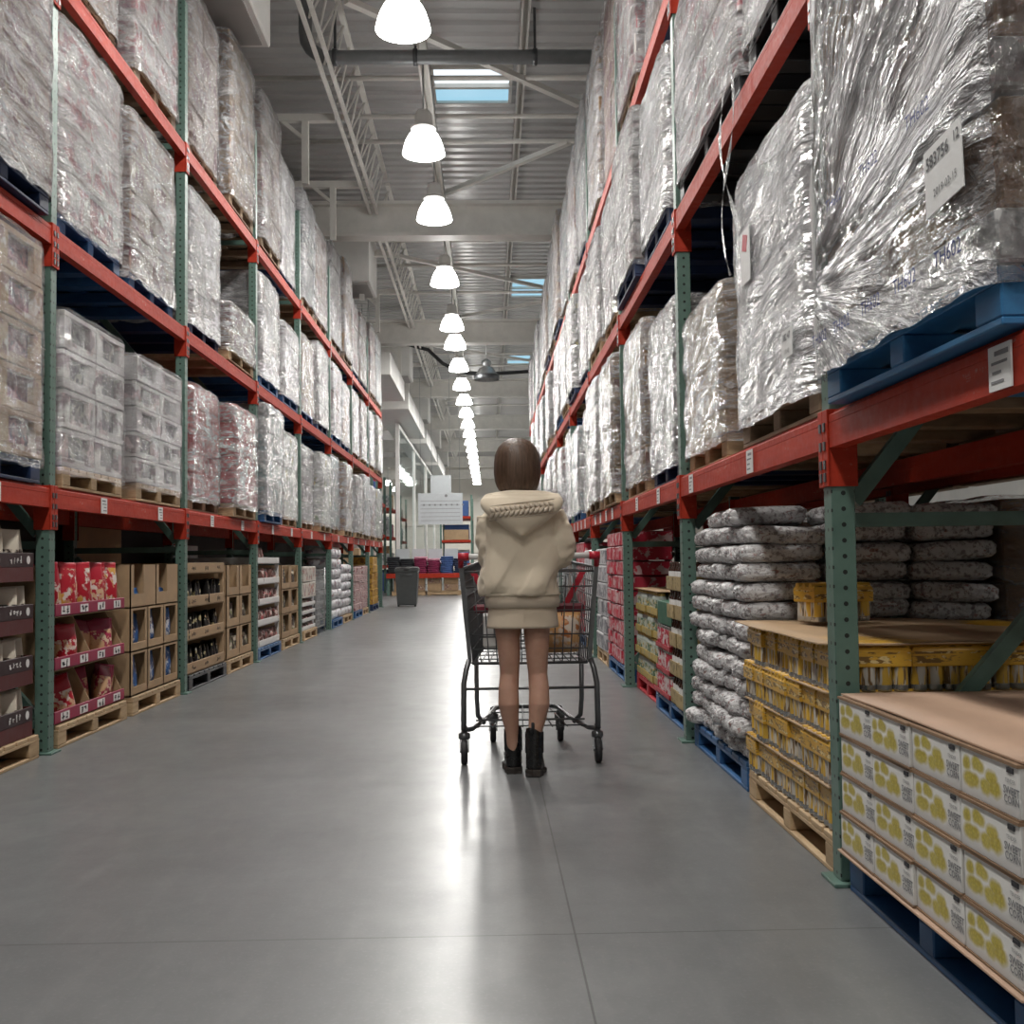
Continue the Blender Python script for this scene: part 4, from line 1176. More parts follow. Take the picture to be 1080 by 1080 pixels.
# second bay, nearer place: crimson lipped trays
pallet('wood', XB - .53, 6.78, 0, 1.16, where_floor('L', 0, 'nearer'))
for k in range(3):
    z = PH + .004 + k * .302
    tray('display_tray', f'kraft display tray with crimson lip, {T5[k]} tier of the red snack stand', 6.78, z, 1.16, .298, .075, 'kraft', 'crimson', 'crimson lipped display trays', 2, logo=4, seed=40 + k * 5)
    if k == 2:
        for j in range(9):
            bag('bag_redbox' if j % 3 else 'bag_red', .125, .30, .07, (XB - .07 - .03 * (j % 2), 6.28 + .123 * j, z + .012), lrand.uniform(-.25, .25), 'red and white snack bag standing in the top crimson tray', 'red bags in the crimson trays')
        for j in range(5):
            bag('bag_redbox', .12, .29, .07, (XB - .2, 6.30 + .2 * j, z + .012), lrand.uniform(-.25, .25), 'red snack bag in the back row of the top crimson tray', 'red bags in the crimson trays')
    else:
        for j, (yy, kd) in enumerate(((6.55, 'bag_red'), (6.66, 'bag_tan'), (7.02, 'bag_tan'), (7.15, 'bag_tan'), (7.27, 'bag_tan'), (6.45, 'bag_red'))):
            bag(kd, .16, .235, .085, (XB - .08 - .05 * (j % 3), yy, z + .012), lrand.uniform(-.5, .5), f'{"red" if kd == "bag_red" else "tan and red"} biscuit bag in the {T5[k]} crimson tray', 'red bags in the crimson trays', lrand.uniform(-.2, .2))
# second bay, farther place: kraft boxes with windows
def window_box(name, lab, y, z, ly, h, win, group, depth=.5, x=XB, matname='kraft'):
    """carton standing open to the aisle through a tall cut-out: win = (y from, y to, z from, z to) in shares of the front"""
    t = thing(name, lab, 'carton', (x, y, z), 0, group)
    b = MB(); e = .008
    y0, y1 = -ly / 2, ly / 2
    b.span((-depth, y0, 0), (0, y1, e)).span((-depth, y0, 0), (-depth + e, y1, h)).span((-depth, y0, 0), (0, y0 + e, h)).span((-depth, y1 - e, 0), (0, y1, h))
    a, c, d, f = y0 + ly * win[0], y0 + ly * win[1], h * win[2], h * win[3]
    ob('box_body', b.mesh('box_body', M[matname]), t)
    fr = MB().span((-e, y0, 0), (0, y1, d)).span((-e, y0, d), (0, a, h)).span((-e, c, d), (0, y1, h))
    if f < h - .002: fr.span((-e, a, f), (0, c, h))
    ob('front_panel', fr.mesh('front_panel', M[matname]), t)
    return t
pallet('wood', XB - .53, 8.05, 0, 1.14, where_floor('L', 0, 'farther'))
for k in range(3):
    z = PH + .004 + k * .3
    cols = 3 if k < 2 else 2
    wy = 1.13 / cols
    for j in range(cols):
        yc = 7.485 + wy * (j + .5)
        win = (.13, .87, .2, .95) if k < 2 else (.12, .5, .32, 1.0)
        window_box('window_carton', f'kraft carton with a tall cut-out, {T5[k]} row of the blue packet stand, {ORD[j]} column', yc, z, wy - .006, .297, win, 'kraft cartons with cut-outs')
        nb = 3 if k < 2 else 1
        for q in range(nb):
            bag('bag_blue', .19, .25 if k < 2 else .12, .07, (XB - .075 - .085 * q, yc + .025 + lrand.uniform(-.015, .015) - (.06 if k == 2 else 0), z + .012), lrand.uniform(.25, .45), f'blue and white packet inside the {T5[k]} row kraft carton, {ORD[j]} along the aisle', 'blue packets in the kraft cartons', lrand.uniform(-.2, .2))
# third bay: wooden-looking kraft trays of black bags
pallet('blackpal', XB - .53, 9.49, 0, 1.26, where_floor('L', 1, 'nearer'))
for k in range(4):
    z = PH + .004 + k * .272
    tray('display_tray', f'kraft display tray of black packets, {T5[k]} tier on the black pallet', 9.49, z, 1.24, .268 if k < 3 else .42, .09, 'kraft', 'kraft', 'kraft trays of black packets', 1, logo=3, seed=80 + k, sides='post' if k < 3 else 'low')
    if k < 3:
        for j in range(11):
            bag('bag_black', .15, .205, .045, (XB - .05 - .012 * (j % 3), 8.98 + .103 * j, z + .012), 1.2 + lrand.uniform(-.3, .3), f'black packet with pale print leaning in the {T5[k]} kraft tray', 'black packets in the kraft trays', lrand.uniform(-.25, .05))
pallet('wood', XB - .53, 10.72, 0, 1.08, where_floor('L', 1, 'farther'))
for k in range(3):
    z = PH + .004 + k * .295
    for j in range(2):
        yc = 10.2 + .53 * (j + .5)
        window_box('window_carton', f'kraft carton with a dark cut-out, {T5[k]} row of the third left bay, {ORD[j]} column', yc, z, .524, .292, (.2, .8, .28, .97 if k < 2 else 1.0), 'kraft cartons with dark cut-outs')
        for q in range(3 if k < 2 else 1):
            bag('bag_mixed', .15, .22 if k < 2 else .13, .07, (XB - .08, yc - .10 + .12 * q, z + .012), lrand.uniform(-.4, .4), f'mixed colour packet inside the {T5[k]} row carton of the third left bay, {ORD[j]} carton', 'packets in the cartons with dark cut-outs')
# fourth bay: white trays
pallet('blue', XB - .53, 12.13, 0, 1.26, where_floor('L', 2, 'nearer'))
for k in range(5):
    z = PH + .004 + k * .222
    tray('display_tray', f'white display tray of brown and red packets, {T5[k]} tier on the blue pallet', 12.13, z, 1.24, .215, .07, 'white_board', 'white_board', 'white display trays', 1, sides='post' if k < 4 else 'low')
    for j in range(9 if k < 4 else 4):
        bag('bag_brown', .13, .16, .06, (XB - .05 - .02 * (j % 2), 11.6 + .131 * j, z + .012), lrand.uniform(-.4, .4), f'brown and red packet standing in the {T5[k]} white tray', 'brown packets in the white trays', lrand.uniform(-.2, .2))
pallet('wood', XB - .53, 13.45, 0, 1.14, where_floor('L', 2, 'farther'))
for k in range(3):
    z = PH + .004 + k * .29
    for j in range(2):
        yc = 12.89 + .56 * (j + .5)
        window_box('window_carton', f'kraft carton with striped packets, {T5[k]} row of the fourth left bay, {ORD[j]} column', yc, z, .553, .287, (.15, .85, .26, .96), 'kraft cartons with striped packets')
        for q in range(2): bag('bag_mixed', .16, .22, .08, (XB - .085, yc - .11 + .22 * q, z + .012), lrand.uniform(-.3, .3), f'striped packet inside the {T5[k]} row carton of the fourth left bay, {ORD[j]} carton', 'packets in the striped cartons')
# fifth bay: white trays below, cream boxes in a wire cage
pallet('wood', XB - .53, 14.88, 0, 1.1, where_floor('L', 3, 'nearer'))
for k in range(4):
    tray('display_tray', f'low white tray with brown goods, {T5[k]} tier below the cream boxes', 14.86, PH + .004 + k * .105, 1.02, .10, .05, 'white_board', 'white_board', 'low white trays', 1, sides='low')
    for j in range(4):
        bag('bag_brown', .2, .075, .16, (XB - .1, 14.5 + .25 * j, PH + .014 + k * .105), 0, f'flat brown packet in the {T5[k]} low white tray', 'flat packets in the low trays')
stack('L', 14.36, 15.36, PH + .43, 4, 2, .42, 'creamcase', 'cream box above the low white trays', 'box')
def cage(y, lab):
    t = thing('wire_cage', lab, 'cage', (LX - .03, y, 0), 0)
    for yy in (-.45, .45):
        for xx in (-.02, -.9): ob('corner_post', MB().tube([(xx, yy, 0), (xx, yy, .95)], .014, 6).mesh('post', M['steel']), t)
    g = MB()
    for k in range(10): g.tube([(-.02, -.45, .1 + .09 * k), (-.02, .45, .1 + .09 * k)], .004, 4, smooth=False)
    for k in range(13): g.tube([(-.02, -.42 + .07 * k, .1), (-.02, -.42 + .07 * k, .93)], .004, 4, smooth=False)
    ob('wire_front', g.mesh('wire_mesh', M['steel']), t)
    ob('floor_panel', MB().span((-.9, -.45, .08), (-.02, .45, .1)).mesh('floor_panel', M['darksteel']), t)
cage(15.93, 'wire cage trolley holding grey packs under the left rack')
stack('L', 15.56, 16.3, .105, 2, 4, .66, 'greycase', 'grey pack inside the wire cage', 'pack', x=LX - .10, lx=.4)
# sixth and seventh bays
pallet('blue', XB - .53, 17.55, 0, 1.14, where_floor('L', 4, 'nearer'))
stack('L', 17.0, 18.1, PH + .004, 3, 7, 1.12, 'whitepack', 'white puffy pack on the blue pallet, sixth left bay', 'pack', puffy=True, name='bottle_pack')
pallet('wood', XB - .53, 18.8, 0, 1.14, where_floor('L', 4, 'farther'))
stack('L', 18.25, 19.4, PH + .004, 3, 6, .86, 'whitepack', 'white puffy pack on the wooden pallet, sixth left bay', 'pack', puffy=True, name='bottle_pack')
pallet('blue', XB - .53, 20.4, 0, 1.14, where_floor('L', 5, 'nearer'))
stack('L', 19.85, 20.95, PH + .004, 3, 6, .8, 'pinkcase', 'pinkish case in the seventh left bay', 'case')
pallet('wood', XB - .53, 21.47, 0, .96, where_floor('L', 5, 'farther'))
stack('L', 21.03, 21.93, PH + .004, 2, 5, .82, 'pinkcase', 'pinkish case beside the amber stack', 'case')
pallet('navy', XB - .53, 23.4, 0, 1.14, where_floor('L', 6, 'nearer'))
stack('L', 22.85, 23.9, PH + .004, 2, 6, 1.0, 'yellowcase', 'amber case near the far end of the left rack', 'case')

# ------------------------------------------------------------------ beyond the racks
def bin_(x, y):
    t = thing('trash_bin', 'dark grey square wheeled bin standing at the end of the left rack', 'bin', (x, y, 0))
    b = MB(); rg = []
    for z, s in ((.03, .40), (.06, .43), (.78, .51), (.80, .54), (.86, .54), (.86, .49), (.5, .46)):
        rg.append([(s / 2 * a, s / 2 * c, z) for a, c in ((-1, -1), (1, -1), (1, 1), (-1, 1))])
    b.loft(rg, 0, True, False)
    ob('body', b.mesh('body', M['bin']), t)
    ob('bin_liner', MB().lathe([(.26, .80), (.285, .83), (.27, .88), (.22, .90), (.2, .78), (.1, .72)], 16).mesh('liner', M['black']), t)
    ob('handle', MB().tube([(-.12, -.262, .7), (-.12, -.29, .72), (.12, -.29, .72), (.12, -.262, .7)], .01, 6).mesh('handle', M['bin']), t)
    for s in (-1, 1): ob('wheel', MB().tube([(s * .17, -.15, .05), (s * .21, -.15, .05)], .05, 12).mesh('wheel', M['rubber']), t)
M['bin'] = plain('dark_grey_bin_plastic', (.075, .083, .085), .45, var=.08)
bin_(-1.86, 24.95)
tb = thing('clothes_table', 'orange edged display table of folded clothes beyond the bin', 'table', (-1.85, 32.6, 0))
ob('table_top', MB().span((-1.2, 0, .56), (1.15, 1.2, .62)).mesh('top', M['kraft']), tb)
ob('edge_beam', MB().span((-1.2, -.05, .52), (1.15, 0, .66)).mesh('edge', M['orange']), tb)
for x in (-1.15, 1.1):
    for y in (0.02, 1.1): ob('leg', MB().span((x - .04, y - .0, 0), (x + .04, y + .08, .56)).mesh('leg', M['green']), tb)
CL = {'black': (.02, .022, .026), 'maroon': (.19, .015, .06), 'pink': (.62, .30, .38), 'blue': (.05, .10, .26), 'navy': (.022, .035, .075), 'white': (.6, .6, .6)}
for k, c in CL.items(): M['cl_' + k] = plain('cloth_' + k, c, .85, var=.15, bump=.2)
def garment(): 
    mb = MB(); rg = []
    for v, e in ((0, .92), (.25, 1), (.75, 1), (1, .9)):
        rg.append([(.19 * e * math.copysign(abs(math.cos(2 * PI * q / 16)) ** .4, math.cos(2 * PI * q / 16)), .22 * e * math.copysign(abs(math.sin(2 * PI * q / 16)) ** .4, math.sin(2 * PI * q / 16)), .058 * v + .004 * math.sin(q * 2)) for q in range(16)])
    return mb.loft(rg)
gm = {k: garment().mesh('garment', M['cl_' + k]) for k in CL}
cols = ['black', 'black', 'maroon', 'maroon', 'blue', 'navy']
for j in range(6):
    for r_ in range(2):
        for k in range(9 - (j % 2) - r_):
            cc = cols[j]
            if j in (2, 3) and k == 8 - (j % 2) - r_: cc = 'pink'
            o = ob('folded_garment', gm[cc], None, (-1.85 - 1.0 + .40 * j + lrand.uniform(-.02, .02), 32.85 + .45 * r_, .622 + .06 * k), lrand.uniform(-.1, .1))
            tag(o, f'folded {cc} garment, {ORD[j]} pile from the bin, {"front" if r_ == 0 else "back"} row', 'garment', f'folded {cc} garments on the table, pile {j} row {r_}')
M['board'] = plain('pale_grey_board', (.50, .53, .55), .5, var=.04)
for j in range(4):
    t = thing('price_card', f'white price card standing behind the folded clothes, {ORD[j]} from the bin', 'sign', (-2.65 + .5 * j, 33.72, .622))
    ob('card', MB().span((-.21, -.005, .3), (.21, .005, .78)).mesh('card', M['board']), t)
    ob('stand', MB().tube([(0, .02, 0), (0, .02, .5)], .012, 6).mesh('stand', M['steel']), t)
for j in range(4):
    for k in range(2):
        o = ob('stock_box', MB().box((0, 0, .1), (.42, .4, .2), 0, None, .006).mesh('box', M['browncase'] if (j + k) % 2 else M['kraft']), None, (-1.85 - .78 + .5 * j, 32.9, .14 + .2 * k))
        tag(o, f'brown stock box under the clothes table, {"lower" if k == 0 else "upper"} row, {ORD[j]} from the bin', 'box', 'boxes under the clothes table')
for j in range(2): pallet('wood', -2.4 + 1.06 * j, 33.15, 0, 1.0, f'under the clothes table, {("beside the bin", "away from the bin")[j]}', lx=1.0)
# hanging sign
t = thing('hanging_sign', 'wide pale grey information board hanging beyond the clothes table', 'sign', (-1.46, 33.4, 2.14))
ob('board', MB().span((-.68, -.02, 0), (.68, .02, .96), 0, .004).mesh('board', M['board']) if 'board' in M else MB().span((-.68, -.02, 0), (.68, .02, .96), 0, .004).mesh('board', M.setdefault('board', plain('pale_grey_board', (.50, .53, .55), .5, var=.04))), t)
q = MB()
for k in range(6): q.box((0, -.0215, .12 + .12 * k), (1.2, .002, .012))
for k in range(8): q.box((-.5 + .17 * k, -.0215, .6), (.05, .002, .05))
q.tube([(.18, -.02, .88), (.18, -.024, .88)], .045, 12)
ob('lettering', q.mesh('lettering', M['greyink']), t)
for x in (-.6, .6): ob('wire', MB().tube([(x, 0, .96), (x, 0, 6.26)], .008, 5).mesh('wire', M['steel']), t)
t = thing('hanging_sign', 'smaller pale sign hanging higher behind the wide information board', 'sign', (-1.55, 36, 3.0))
ob('board', MB().span((-.34, -.02, 0), (.34, .02, .85), 0, .004).mesh('board', M['board']), t)
for x in (-.3, .3): ob('wire', MB().tube([(x, 0, .85), (x, 0, 5.4)], .008, 5).mesh('wire', M['steel']), t)
# far storage racks behind the glass and at the far wall
def far_rack(x, y, ly, lab, lx=1.0, levels=(.9, 1.9, 2.9), seed=0, group='far storage racks'):
    t = thing('storage_rack', lab, 'rack', (x, y, 0), 0, group)
    for yy in (0, ly):
        for xx in (0, lx): ob('post', MB().span((xx - .04, yy - .04, 0), (xx + .04, yy + .04, 3.8)).mesh('post', M['green']), t)
    for z in levels:
        ob('shelf', MB().span((-.02, 0, z - .1), (lx + .02, ly, z), 0).mesh('shelf', M['orange']), t)
    r = random.Random(seed)
    mats = ['creamcase', 'kraft', 'redcase', 'greycase', 'whitepack', 'cl_blue']
    for z in (0.0,) + tuple(levels):
        n = 4
        for k in range(n):
            h = r.uniform(.4, .75)
            mt = r.choice(mats)
            o = ob('stock_box', MB().box((0, 0, h / 2), (lx * .8, ly / n - .05, h), 0, None, .01).mesh('box', M[mt]), None, (x + lx / 2, y + ly * (k + .5) / n, z + .002))
            tag(o, f'stock box on the {lab.split(",")[0]}, {"floor" if z == 0 else "shelf"} level', 'box', 'boxes on ' + lab)
far_rack(-4.4, 29.5, 2.4, 'orange storage rack behind the glass partition, nearer one', seed=2)
far_rack(-4.4, 33.5, 2.4, 'orange storage rack behind the middle of the glass partition, middle one', seed=4)
far_rack(-4.4, 38.0, 2.4, 'orange storage rack well behind the glass, farther one', seed=5)
far_rack(-2.0, 46, 3.0, 'tall storage rack in the hall behind the hanging signs', seed=8, lx=1.3)
t = thing('red_cabinet', 'red and white display cabinet behind the glass partition', 'cabinet', (-3.5, 47.5, 0))
ob('body', MB().span((-.35, 0, 0), (.35, .6, 2.5), 0, .01).mesh('body', M['white_board']), t)
ob('header', MB().span((-.36, -.03, 2.5), (.36, .63, 3.5), 0, .01).mesh('header', M['redsign'] if 'redsign' in M else M.setdefault('redsign', plain('red_sign', (.55, .02, .03), .5))), t)
for z in (.4, .8, 1.2, 1.6): ob('shelf', MB().span((-.37, -.06, z), (.37, .0, z + .04)).mesh('shelf', M['redsign']), t)
# ------------------------------------------------------------------ shopping cart
CXC, CYC = .205, 5.53          # handle line of the cart
t = cart = thing('shopping_cart', 'grey wire shopping cart with white handle pushed by the woman', 'shopping cart', (CXC, CYC, 0))
HWD = .345
def basket():
    """wire basket: rear gate, flared sides, floor; narrower towards the front"""
    g = MB()
    # corner points: (half width, y, z) bottom and top, rear and front
    def side(s, u, v):
        wb = .29 + (.215 - .29) * u; wt = .335 + (.25 - .335) * u
        zb = .50 + .05 * u; zt = .985 + .035 * u
        y = (.06 + .86 * u) if True else 0
        return (s * (wb + (wt - wb) * v), y + .03 * v * u, zb + (zt - zb) * v)
    for s in (-1, 1):
        for k in range(19): g.tube([side(s, k / 18, v) for v in (0, .5, 1)], .0032, 5)
        for v in (0, .14, .28, .42, .56, .70, .85): g.tube([side(s, u, v) for u in (0, .5, 1)], .0036, 5)
    for k in range(1, 14):
        a = k / 14
        def fr(u, v, a=a): 
            p, q = side(-1, u, v), side(1, u, v)
            return tuple(p[i] + (q[i] - p[i]) * a for i in range(3))
        g.tube([fr(1, 1), fr(1, .5), fr(1, 0), fr(.5, 0), fr(0, 0)], .0032, 5)
        g.tube([fr(0, 0), fr(0, .5), fr(0, .92)], .0032, 5)
    for v in (0, .2, .4, .6, .8): g.tube([side(-1, 1, v), side(1, 1, v)], .0036, 5)
    for v in (0.0, .15, .3, .55, .8): g.tube([side(-1, 0, v), side(1, 0, v)], .0036, 5)
    for u in (.17, .34, .5, .67, .84): g.tube([side(-1, u, 0), side(1, u, 0)], .0036, 5)
    rim = MB().tube([side(-1, 0, 1), side(-1, 1, 1), side(1, 1, 1), side(1, 0, 1)], .0075, 8).tube([side(-1, 0, .96), side(1, 0, .96)], .0055, 8)
    low = MB().tube([side(-1, 0, 0), side(-1, 1, 0), side(1, 1, 0), side(1, 0, 0), side(-1, 0, 0)], .008, 8)
    ends = [MB().loft([[(s * .295, .055, .50), (s * .315, .055, .50), (s * .315, .085, .50), (s * .295, .085, .50)], [(s * .335, .045, .99), (s * .358, .045, .99), (s * .358, .075, .99), (s * .335, .075, .99)]], 0, True, False) for s in (-1, 1)]
    return g, rim, low, ends
g, rim, low, ends = basket()
ob('basket_wire_mesh', g.mesh('wire_mesh', M['cart']), t)
ob('basket_rim', rim.mesh('rim', M['cart']), t)
ob('basket_floor_rim', low.mesh('rim', M['cart']), t)
for e in ends: ob('end_post', e.mesh('end_post', M['cart']), t)
ob('handle_bar', MB().tube([(-.31, 0, 1.045), (.31, 0, 1.045)], .0155, 12).mesh('handle_bar', M['white_board']), t)
M['redplastic'] = plain('red_plastic', (.42, .012, .03), .4, var=.06)
M['maroonplastic'] = plain('maroon_plastic', (.16, .012, .025), .45, var=.06)
for s in (-1, 1):
    ob('handle_cap', MB().tube([(s * .305, 0, 1.045), (s * .36, 0, 1.045)], .021, 12).tube([(s * .345, 0, 1.045), (s * .348, .06, .99)], .014, 8).mesh('handle_cap', M['redplastic']), t)
# folding child seat: maroon flap, wire back
ob('child_seat_flap', MB().span((-.285, .075, .755), (.285, .105, .80), 0, .012).mesh('flap', M['maroonplastic']), t)
sb = MB()
for k in range(9): sb.tube([(-.24 + .06 * k, .26, .62), (-.24 + .06 * k, .30, .97)], .003, 5)
for z in (.62, .8, .97): sb.tube([(-.27, .26 + .04 * (z - .62) / .35, z), (.27, .26 + .04 * (z - .62) / .35, z)], .0045, 6)
ob('child_seat_back', sb.mesh('seat_wire', M['cart']), t)
for s in (-1, 1): ob('seat_strap', MB().box((s * .24, .14, .88), (.03, .006, .2), 0, Matrix.Rotation(s * .5, 3, 'Y')).mesh('strap', M['redplastic']), t)
# lower frame: rear legs, cross tube, front legs, chassis
for s in (-1, 1):
    ob('rear_leg', MB().tube([(s * .31, .06, .52), (s * .325, .045, .47), (s * .338, .03, .40), (s * .34, .02, .17)], .0145, 10).mesh('leg', M['cart']), t)
    ob('front_leg', MB().tube([(s * .275, .20, .51), (s * .275, .22, .30), (s * .27, .24, .21), (s * .24, .30, .165)], .0125, 10).mesh('leg', M['cart']), t)
    ob('chassis_rail', MB().tube([(s * .335, .03, .17), (s * .30, .12, .16), (s * .225, .40, .175), (s * .18, .66, .19), (s * .15, .72, .19)], .0125, 10).mesh('rail', M['cart']), t)
ob('cross_tube', MB().tube([(-.325, .03, .375), (.325, .03, .375)], .007, 8).mesh('tube', M['cart']), t)
ob('front_chassis_tube', MB().tube([(-.19, .66, .19), (-.15, .73, .19), (.15, .73, .19), (.19, .66, .19)], .0125, 10).mesh('tube', M['cart']), t)
lr = MB()
for k in range(8): lr.tube([(-.27 + .077 * k, .13, .165), (-.16 + .046 * k, .7, .2)], .0035, 5)
for y, h in ((.13, .29), (.3, .245), (.5, .2), (.7, .165)): lr.tube([(-h, y, .165 + .05 * y), (h, y, .165 + .05 * y)], .004, 5)
for y, h in ((.11, .28), ): lr.tube([(-h, y, .205), (h, y, .205)], .005, 6)
ob('lower_rack', lr.mesh('rack_wire', M['cart']), t)
def caster(x, y):
    fk = MB().lathe([(.022, .118), (.03, .125), (.03, .15), (.016, .156), (.016, .19)], 14, c=(x, y, 0), caps=True)
    for s in (-1, 1): fk.bar((x + s * .021, y - .0, .125), (x + s * .021, y - .03, .062), .006, .03, upv=(0, 1, 0))
    f = ob('caster_fork', fk.mesh('fork', M['cart']), t)
    wv = MB()
    wv.loft([[(x + dx, y - .03 + r * math.cos(q * PI / 12), .0625 + r * math.sin(q * PI / 12)) for q in range(24)] for dx, r in ((-.017, .045), (-.016, .058), (-.01, .0625), (.01, .0625), (.016, .058), (.017, .045))])
    ob('wheel', wv.mesh('wheel', M['rubber']), f)
for x, y in ((-.338, .045), (.338, .045), (-.19, .72), (.19, .72)): caster(x, y)
# goods in the cart
M['bread'] = printed('orange_bread_bag', (.62, .34, .14), (.70, .60, .50), (.5, .18, .06), 10, .5, .3)
o = ob('bread_bag', pouch(.26, .22, .16, 2.0).mesh('bag', M['bread']), None, (CXC + .15, CYC + .30, .535), rot=(0, .05, -PI / 2)); tag(o, 'orange see-through bread bag lying in the cart', 'bag')
o = ob('bread_bag', pouch(.2, .2, .14, 5.0).mesh('bag', M['bag_brown']), None, (CXC + .13, CYC + .55, .545), rot=(0, -.1, -PI / 2 + .3)); tag(o, 'dark snack bag behind the orange bread bag in the cart', 'bag')
o = ob('white_package', MB().box((0, 0, .1), (.14, .3, .2), 0, None, .02).mesh('package', M['white_board']), None, (CXC - .17, CYC + .5, .545)); tag(o, 'white package standing on the left side of the cart', 'package')

# ------------------------------------------------------------------ the woman
PX, PY = .155, 5.30
woman = thing('person', 'woman seen from behind in cream hoodie and skirt, pushing a shopping cart', 'person', (PX, PY, 0))
def remesh(mb, mat, voxel, smooth=4, name='body', fn=None, fac=.5):
    me = mb.mesh(name + '_source', mat)
    o = bpy.data.objects.new(name + '_source', me); C.objects.link(o)
    m = o.modifiers.new('remesh', 'REMESH'); m.mode = 'VOXEL'; m.voxel_size = voxel
    if smooth:
        s = o.modifiers.new('smooth', 'SMOOTH'); s.iterations = smooth; s.factor = fac
    dg = bpy.context.evaluated_depsgraph_get(); dg.update()
    out = bpy.data.meshes.new_from_object(o.evaluated_get(dg), depsgraph=dg)
    bpy.data.objects.remove(o)
    out.materials.clear(); out.materials.append(mat)
    if fn:
        nrm = [v.normal.copy() for v in out.vertices]
        for v, n in zip(out.vertices, nrm): v.co = fn(v.co, n)
    out.polygons.foreach_set('use_smooth', [True] * len(out.polygons))
    out.update()
    return out
def ell(cx, cy, z, rx, ry, seg=28, p=2.2):
    r = []
    for k in range(seg):
        a = 2 * PI * k / seg; c, s = math.cos(a), math.sin(a); e = (abs(c) ** p + abs(s) ** p) ** (1 / p)
        r.append((cx + rx * c / e, cy + ry * s / e, z))
    return r
def skin_mat():
    t = NT('skin'); o = t.coord()
    n = t.noise(o, 14, 4, .6)
    c = t.mix(t.rng(n, .3, .7), (.44, .245, .175), (.52, .305, .22))
    return t.P(color=c, rough=.5, sss=.12, spec=.4)
M['skin'] = skin_mat()
b = MB()
# legs: thigh, knee, calf, ankle, foot
for s, pts in ((-1, [(-.075, .0, .86, .085), (-.068, -.005, .74, .068), (-.064, -.008, .64, .058), (-.060, -.006, .55, .052), (-.060, .0, .475, .047), (-.066, -.014, .40, .049), (-.066, -.02, .335, .051), (-.060, -.010, .27, .042), (-.05, .0, .20, .033), (-.046, .01, .10, .031), (-.046, .03, .05, .03)]),
               (1, [(.075, .0, .86, .085), (.074, -.01, .74, .068), (.074, -.018, .64, .060), (.074, -.02, .55, .053), (.076, -.022, .475, .047), (.080, -.042, .40, .049), (.079, -.055, .335, .051), (.070, -.055, .27, .042), (.058, -.058, .20, .033), (.052, -.06, .11, .031), (.054, -.04, .06, .03)])):
    b.tube([p[:3] for p in pts], [p[3] for p in pts], 20)
    f = [(pts[-1][0], pts[-1][1] - .03, .055), (pts[-1][0], pts[-1][1] + .05, .04), (pts[-1][0], pts[-1][1] + .13, .03)]
    b.tube(f, [.028, .03, .02], 12)
# torso, neck
b.loft([ell(0, .0, .82, .14, .10), ell(0, .0, .90, .15, .10), ell(0, .01, 1.0, .125, .085), ell(0, .01, 1.12, .135, .09), ell(0, .0, 1.22, .15, .085), ell(0, .0, 1.28, .10, .06), ell(0, .005, 1.31, .05, .05), ell(0, .01, 1.40, .046, .05), ell(0, .02, 1.44, .04, .045)])
# head: skull, jaw, nose, ears
hd = [(1.375, .03, .02, .022), (1.385, .048, .055, .016), (1.41, .062, .075, .014), (1.45, .07, .088, .012), (1.49, .074, .094, .008), (1.53, .074, .095, .004), (1.565, .066, .086, 0), (1.59, .045, .06, -.002), (1.602, .015, .02, -.002)]
b.loft([ell(-.01, .02 + o_, z, rx, ry) for z, rx, ry, o_ in hd])
b.tube([(-.01, .115, 1.50), (-.01, .132, 1.47), (-.01, .138, 1.452), (-.01, .118, 1.445)], [.008, .011, .014, .01], 10)
for s in (-1, 1):
    b.tube([(-.01 + s * .074, .015, 1.50), (-.01 + s * .083, .008, 1.485), (-.01 + s * .08, .014, 1.45)], [(.008, .014), (.012, .018), (.006, .01)], 10)
b.tube([(-.032, .108, 1.428), (-.01, .117, 1.427), (.012, .108, 1.428)], [.004, .008, .004], 8)
# arms and hands around the handle
for s, A in ((-1, [(-.15, 0, 1.24, .05), (-.158, .0, 1.14, .042), (-.155, .01, 1.04, .036), (-.155, .09, 1.03, .034), (-.15, .175, 1.05, .026)]), (1, [(.15, -.01, 1.24, .05), (.185, -.02, 1.14, .042), (.197, -.01, 1.05, .036), (.205, .08, 1.035, .034), (.195, .175, 1.05, .026)])):
    b.tube([p[:3] for p in A], [p[3] for p in A], 16)
    wx, wy, wz = A[-1][:3]
    b.tube([(wx, wy - .01, wz), (wx + s * .0, wy + .03, wz + .012), (wx, wy + .055, wz + .016)], [(.022, .026), (.016, .036), (.013, .038)], 14)
    for k in range(4):
        fx = wx - s * (-.03 + .02 * k)
        L = (.9, 1.05, 1.0, .8)[k]
        b.tube([(fx, wy + .05, wz + .018), (fx, wy + .075 * L, wz + .014), (fx, wy + .085 * L, wz - .012), (fx, wy + .066, wz - .03 * L)], [.0095, .009, .0085, .007], 8)
    b.tube([(wx - s * .03, wy + .01, wz + .0), (wx - s * .044, wy + .035, wz - .012), (wx - s * .036, wy + .055, wz - .022)], [.012, .0105, .008], 8)
body = ob('body', remesh(b, M['skin'], .0055, 3, 'body'), woman)
# eyes and lips on the face (turned away from us)
for s in (-1, 1):
    ob('eye', MB().lathe([(.001, -.011), (.008, -.008), (.011, 0), (.008, .008), (.001, .011)], 12).mesh('eye', M['paper']), body, (-.01 + s * .03, .101, 1.487))
    ob('iris', MB().lathe([(.001, -.005), (.005, 0), (.001, .005)], 10).mesh('iris', M['ink']), body, (-.01 + s * .03, .112, 1.487))
